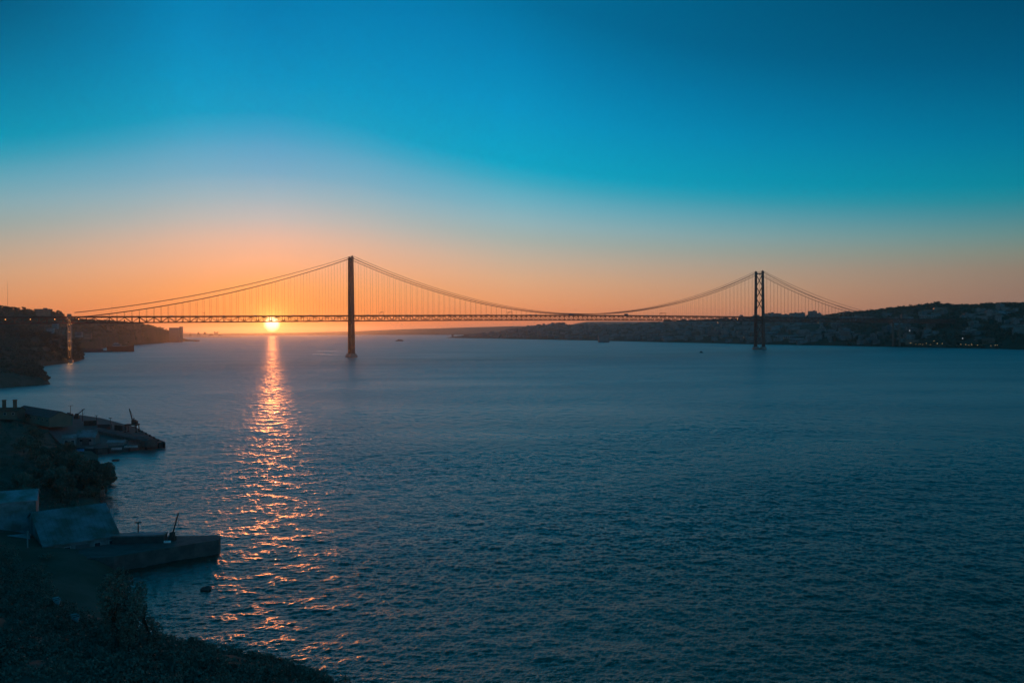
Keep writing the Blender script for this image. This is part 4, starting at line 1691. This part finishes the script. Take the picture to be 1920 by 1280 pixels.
# boat laid up behind the wharf, next to the mast
def boat(name, base, L, Wd, h, rz, label, cat, hm, cabin=None, mast=0, thwart=True, group=None):
    root = thing(name, label, cat, base, group)
    root.rotation_euler = (0, 0, rz)
    n = 10
    vs, fs = [], []
    for i in range(n + 1):
        t = i / n
        x = -L / 2 + L * t
        wv = Wd / 2 * (1 - max(0, (t - .45) / .55) ** 2.2) * (.82 + .18 * min(t * 4, 1))
        sh = h * (1 + .35 * max(0, t - .5) ** 1.5 * 2)
        vs += [(x, -wv, sh), (x, -wv * .72, -.15 * h), (x, 0, -.4 * h), (x, wv * .72, -.15 * h), (x, wv, sh)]
    for i in range(n):
        for k in range(4):
            fs.append((i * 5 + k, (i + 1) * 5 + k, (i + 1) * 5 + k + 1, i * 5 + k + 1))
    fs.append((4, 3, 2, 1, 0))
    # inner floor
    o = len(vs)
    for i in range(n + 1):
        t = i / n
        x = -L / 2 + L * t
        wv = Wd / 2 * (1 - max(0, (t - .45) / .55) ** 2.2) * (.82 + .18 * min(t * 4, 1))
        vs += [(x, -wv * .9, h * .7), (x, wv * .9, h * .7)]
    for i in range(n):
        fs.append((o + i * 2, o + i * 2 + 1, o + i * 2 + 3, o + i * 2 + 2))
    hl = MB()
    hl.add(vs, fs)
    hl = hl.build('hull', hm)
    hl.parent = root
    if thwart:
        th_ = MB()
        for t in (-.25, .05):
            th_.box((L * t, 0, h * .85), (L * .06, Wd * .8, .06))
        th_ = th_.build('seat', M_BARK)
        th_.parent = root
    if cabin:
        cb = MB()
        for (x, z, sx, sy, sz) in cabin:
            cb.box((x, 0, z), (sx, sy, sz), top=.94)
        cb = cb.build('cabin', M_WHITE if hm not in (M_HULL, M_RUST) else M_PALE)
        cb.parent = root
        x, z, sx, sy, sz = cabin[0]
        for sy_ in (-1, 1):
            wn = MB().box((x, sy_ * (sy / 2 * .985), z + sz * .12), (sx * .8, .08, sz * .3)).build('window', M_GLASS)
            wn.parent = root
    if mast:
        m_ = MB().tube([(L * .08, 0, h * .6), (L * .08, 0, mast)], [.05 + L * .004, .03 + L * .002], 6).build('mast', M_IRON)
        m_.parent = root
    return root


b_ = gpt(130, 781, WZ)
boat('laid_up_boat', (b_[0], b_[1], WZ + .6), 4.2, 1.8, .9, .1, 'dark boat laid up ashore beside the T shaped mast', 'boat', M_HULL, [(-.3, 1.3, 1.6, 1.2, .8)], 0, False)
for (px, py, L, rz, lab, hm) in ((219, 843.0, 3.6, .25, 'short white dinghy lying on the wharf edge, left of a longer one', M_DULL), (246, 839, 5.0, .12, 'longer white boat lying on the wharf edge towards its tip', M_DULL), (146, 846, 4.4, .2, 'bright blue boat lying on the wharf below the boathouse', M_BLUE),
                                 (168, 841, 3.0, .0, 'flat pale punt lying right of the blue boat', M_PALE)):
    b_ = gpt(px, py, WZ)
    boat('rowing_boat', (b_[0], b_[1], WZ + .22), L, 1.5, .55, rz, lab, 'boat', hm)
b_ = gpt(217, 863, .1)
boat('dinghy', (b_[0], b_[1], .12), 2.4, 1.1, .4, .3, 'dark little dinghy floating alone in the bay below the wharf', 'boat', M_HULL)

# ------------------------------------------------------------------ stone jetty with warehouse
JZ = 3.0
jp = [(-64.6, 183.2), (-63.6, 182.8), (-62.8, 179.4), (-79, 166.4), (-103, 158.5), (-108, 172), (-88, 182.4)]
jet = thing('jetty', 'dark stone jetty reaching into the glitter at lower left', 'jetty', (-62, 181, 0))
MB().prism(jp, -3, JZ - .3).build('quay_wall', M_STONE, jet)
MB().prism(jp, JZ - .3, JZ).build('coping', M_STONE, jet)
# warehouse with the pale roof slopes
E1, E2 = Vector(gpt(58, 1027, 4.5)), Vector(gpt(209, 1005, 4.5))
R1, R2 = Vector(gpt(60, 961, 9.5)), Vector(gpt(195, 943.5, 9.5))
ux = ((E2 - E1) + (R2 - R1)).normalized()
vx = Vector((-ux.y, ux.x, 0))
run = (R2 - E2).dot(vx)
cen = (R1 + R2) / 2
wlen = (R2 - R1).length
shed('warehouse', (cen.x, cen.y, 1.2), wlen, 2 * run, 3.3, 5.0, math.atan2(ux.y, ux.x), 'long warehouse with a stained pale sheet roof at the root of the jetty', 'warehouse', M_PLAST, M_SHEET, True, 5, .3)
c_ = gpt(28, 1000, 4.5)
shed('storehouse', (c_[0] - 1.5, c_[1] + 3, 3.5), 8.2, 9, 8.0, 1.6, .45, 'tall pale storehouse at the left edge above the warehouse', 'building', M_PLAST, M_SHEET, False, 0, .3)
c_ = gpt(30, 1022, 3.4)
shed('canopy_shed', (c_[0], c_[1], 2.8), 4.6, 4, 2.0, .7, .5, 'small pale roofed shed in front of the storehouse at the left edge', 'shed', M_PLAST, M_SHEET, False, 1, .3)
c_ = gpt(52, 1046, 3.0)
m_ = MB()
m_.tube([(c_[0], c_[1], 1.5), (c_[0], c_[1], 8.2)], [.16, .12], 8)
m_.box((c_[0], c_[1], 8.2), (.35, .35, .2))
tag(m_.build('post', M_PALE), 'pale upright post at the corner of the warehouse roof', 'post')
c0, c1 = Vector(gpt(209, 1020, JZ)), Vector(gpt(306, 1017.5, JZ))
mid_ = (c0 + c1) / 2
shed('store_row', (mid_.x, mid_.y + 1.2, JZ), (c1 - c0).length, 2.4, 1.5, 0, math.atan2((c1 - c0).y, (c1 - c0).x), 'low dark flat roofed row of stores along the jetty', 'stores', M_STONE, M_SHEET, False, 0, .1)
c_ = gpt(246, 1016, JZ)
pole((c_[0], c_[1] + 3.4, JZ), 3.5, .35, 'lamp pole behind the flat roofed stores on the jetty', True, 'lamp pole')
c_ = gpt(321, 1014, JZ)
derrick((c_[0], c_[1] + .6, JZ), (1.35, 5.9), 'upright derrick crane near the middle of the stone jetty', .85)
c_ = gpt(314, 1019, JZ)
boat('skiff', (c_[0], c_[1], JZ + .3), 1.4, .7, .3, .1, 'pale little skiff lying at the foot of the derrick on the jetty', 'boat', M_WHITE)
c_ = gpt(387, 1106, 0)
rk = MB().ball((c_[0], c_[1], .15), .85, (1.05, .9, .8), 14, 9, jit=.55).build('rock', M_ROCK)
tag(rk, 'round dark rock standing out of the water below the jetty', 'rock')
# boulders at the foot of the near bank
for i, (px, py, r_) in enumerate(((215, 1095, 1.1), (226, 1088, .8), (236, 1092, .6), (205, 1110, 1.3), (220, 1120, .9), (232, 1145, 1.0), (195, 1085, 1.2))):
    c_ = gpt(px, py, 0)
    o = MB().ball((c_[0], c_[1], .1), r_, (1.2, 1, .7), 12, 8, jit=.6).build('boulder', M_ROCK)
    tag(o, 'dark boulder at the foot of the bank below the jetty', 'boulder', 'boulders below the jetty')
# two pale boats drawn up among the undergrowth at lower left
for (px, py, rz, lab) in ((107, 1128, -.9, 'pale small boat drawn up in the dark undergrowth, upper of two'), (142, 1160, -.9, 'pale bluish boat drawn up in the dark undergrowth, lower of two')):
    z = 5.0
    for _ in range(8):
        p = ground(px, py, z)
        z = max(nz(p.x, p.y), .3) + 2.2
    boat('beached_boat', (p.x, p.y, z), 2.6, .9, .35, rz, lab, 'boat', M_DULL)

# ------------------------------------------------------------------ shipping
p = ground(749, 639.2)
boat('ferry', (p.x, p.y, .3), 42, 10, 3.2, math.pi * .98, 'small ferry on the open river just right of the near tower', 'ferry', M_HULL, [(-2, 5.4, 26, 8, 3.6), (4, 8.2, 9, 6, 2.2)], 14, False)
p = ground(1315, 661.2)
boat('motor_boat', (p.x, p.y, .2), 9, 3, 1.2, .4, 'little dark motor boat on the river left of the far tower', 'boat', M_HULL, [(-.5, 2.2, 3.4, 2.2, 1.8)], 5.5, False)
p = ground(368, 640)
boat('fishing_boat', (p.x, p.y, .2), 26, 8, 3, .3, 'small hazy boat off the end of the headland', 'boat', M_HULL, [(-4, 5.5, 8, 5, 4)], 13, False)
a, c = ground(207, 659), ground(243.5, 659.2)
mid_ = (a + c) / 2
hulk = boat('moored_ship', (mid_.x, mid_.y + 5, .4), (c - a).length, 15, 13.5, 0.02, 'dark rusty hulk moored along the shore beyond the bridge pier', 'ship', M_RUST, [(-10, 17, 20, 11, 6), (-12, 22, 10, 8, 4)], 30, False)
a, c = ground(151, 660.6), ground(206, 659.6)
mid_ = (a + c) / 2
dk_ = thing('floating_dock', 'low dark pontoon dock left of the moored hulk', 'dock', (mid_.x, mid_.y + 6, 0))
d_ = MB().box((0, 0, 1.2), ((c - a).length, 16, 6.5)).build('pontoon', M_HULL)
d_.parent = dk_
for sy in (-1, 1):
    d_ = MB().box(((c - a).length * -.1, sy * 7, 6.5), ((c - a).length * .6, 1.6, 4.1)).build('side_wall', M_HULL)
    d_.parent = dk_
# far terminal jetty with loading arms, off the headland
tj = thing('loading_jetty', 'hazy loading jetty on stilts beyond the end of the headland', 'jetty', ground(400, 631.4))
m_ = MB()
a, c = ground(330, 631.6), ground(455, 631.0)
dep = 9000.0
A_, C_ = far_at(335, 629.6, dep), far_at(452, 629.2, dep)
m_.beam((A_.x, A_.y, 9), (C_.x, C_.y, 9), 14, 5)
for k in range(24):
    t = (k + .5) / 24
    m_.beam((A_.x + (C_.x - A_.x) * t, A_.y + (C_.y - A_.y) * t, -2), (A_.x + (C_.x - A_.x) * t, A_.y + (C_.y - A_.y) * t, 8), 3, 3)
m_.build('jetty_deck', M_CONC, tj)
m_ = MB()
m_.beam(far_at(343, 623.2, dep), far_at(375, 625.4, dep), 3, 3)
m_.beam(far_at(375, 625.4, dep), far_at(388, 624.4, dep), 3, 3)
m_.build('conveyor', M_IRON, tj)
for (px, y0, w_) in ((357, 625.6, 3), (372, 622.6, 3.5), (384, 622.6, 4), (396, 626, 8), (412, 627, 6)):
    m_ = MB()
    t_ = far_at(px, y0, dep)
    ww = w_ * dep / F0
    m_.box((t_.x, t_.y, t_.z * .8), (ww, 12, t_.z * .4), top=.7)
    for sx in (-1, 1):
        m_.beam((t_.x + sx * ww * .5, t_.y, 5), (t_.x + sx * ww * .35, t_.y, t_.z * .7), 3, 3)
    m_.build('loader', M_IRON, tj)
m_ = MB()
for (xa, ya, xb, yb) in ((404, 629, 401.5, 621.6), (406, 629, 409, 621.6), (401.5, 621.6, 405, 624), (409, 621.6, 405, 624), (404, 625, 406.4, 625)):
    m_.beam(far_at(xa, ya, dep), far_at(xb, yb, dep), 5, 5)
m_.build('crane', M_IRON, tj)

# ------------------------------------------------------------------ haze
hz = MB().box((0, 12000, 101), (66000, 34000, 208)).build('haze', MATS['concrete'])
hm = bpy.data.materials.new('evening_haze')
hm.use_nodes = True
b = NB(hm.node_tree)
b.n.clear()
o_ = b.node('ShaderNodeOutputMaterial')
pv = b.node('ShaderNodeVolumePrincipled')
pv.inputs['Color'].default_value = (0.80, 0.90, 0.95, 1)
pv.inputs['Density'].default_value = HAZE_DENSITY
pv.inputs['Anisotropy'].default_value = 0.88
b.l.new(pv.outputs[0], o_.inputs['Volume'])
hz.data.materials.clear()
hz.data.materials.append(hm)
hz['kind'] = 'stuff'
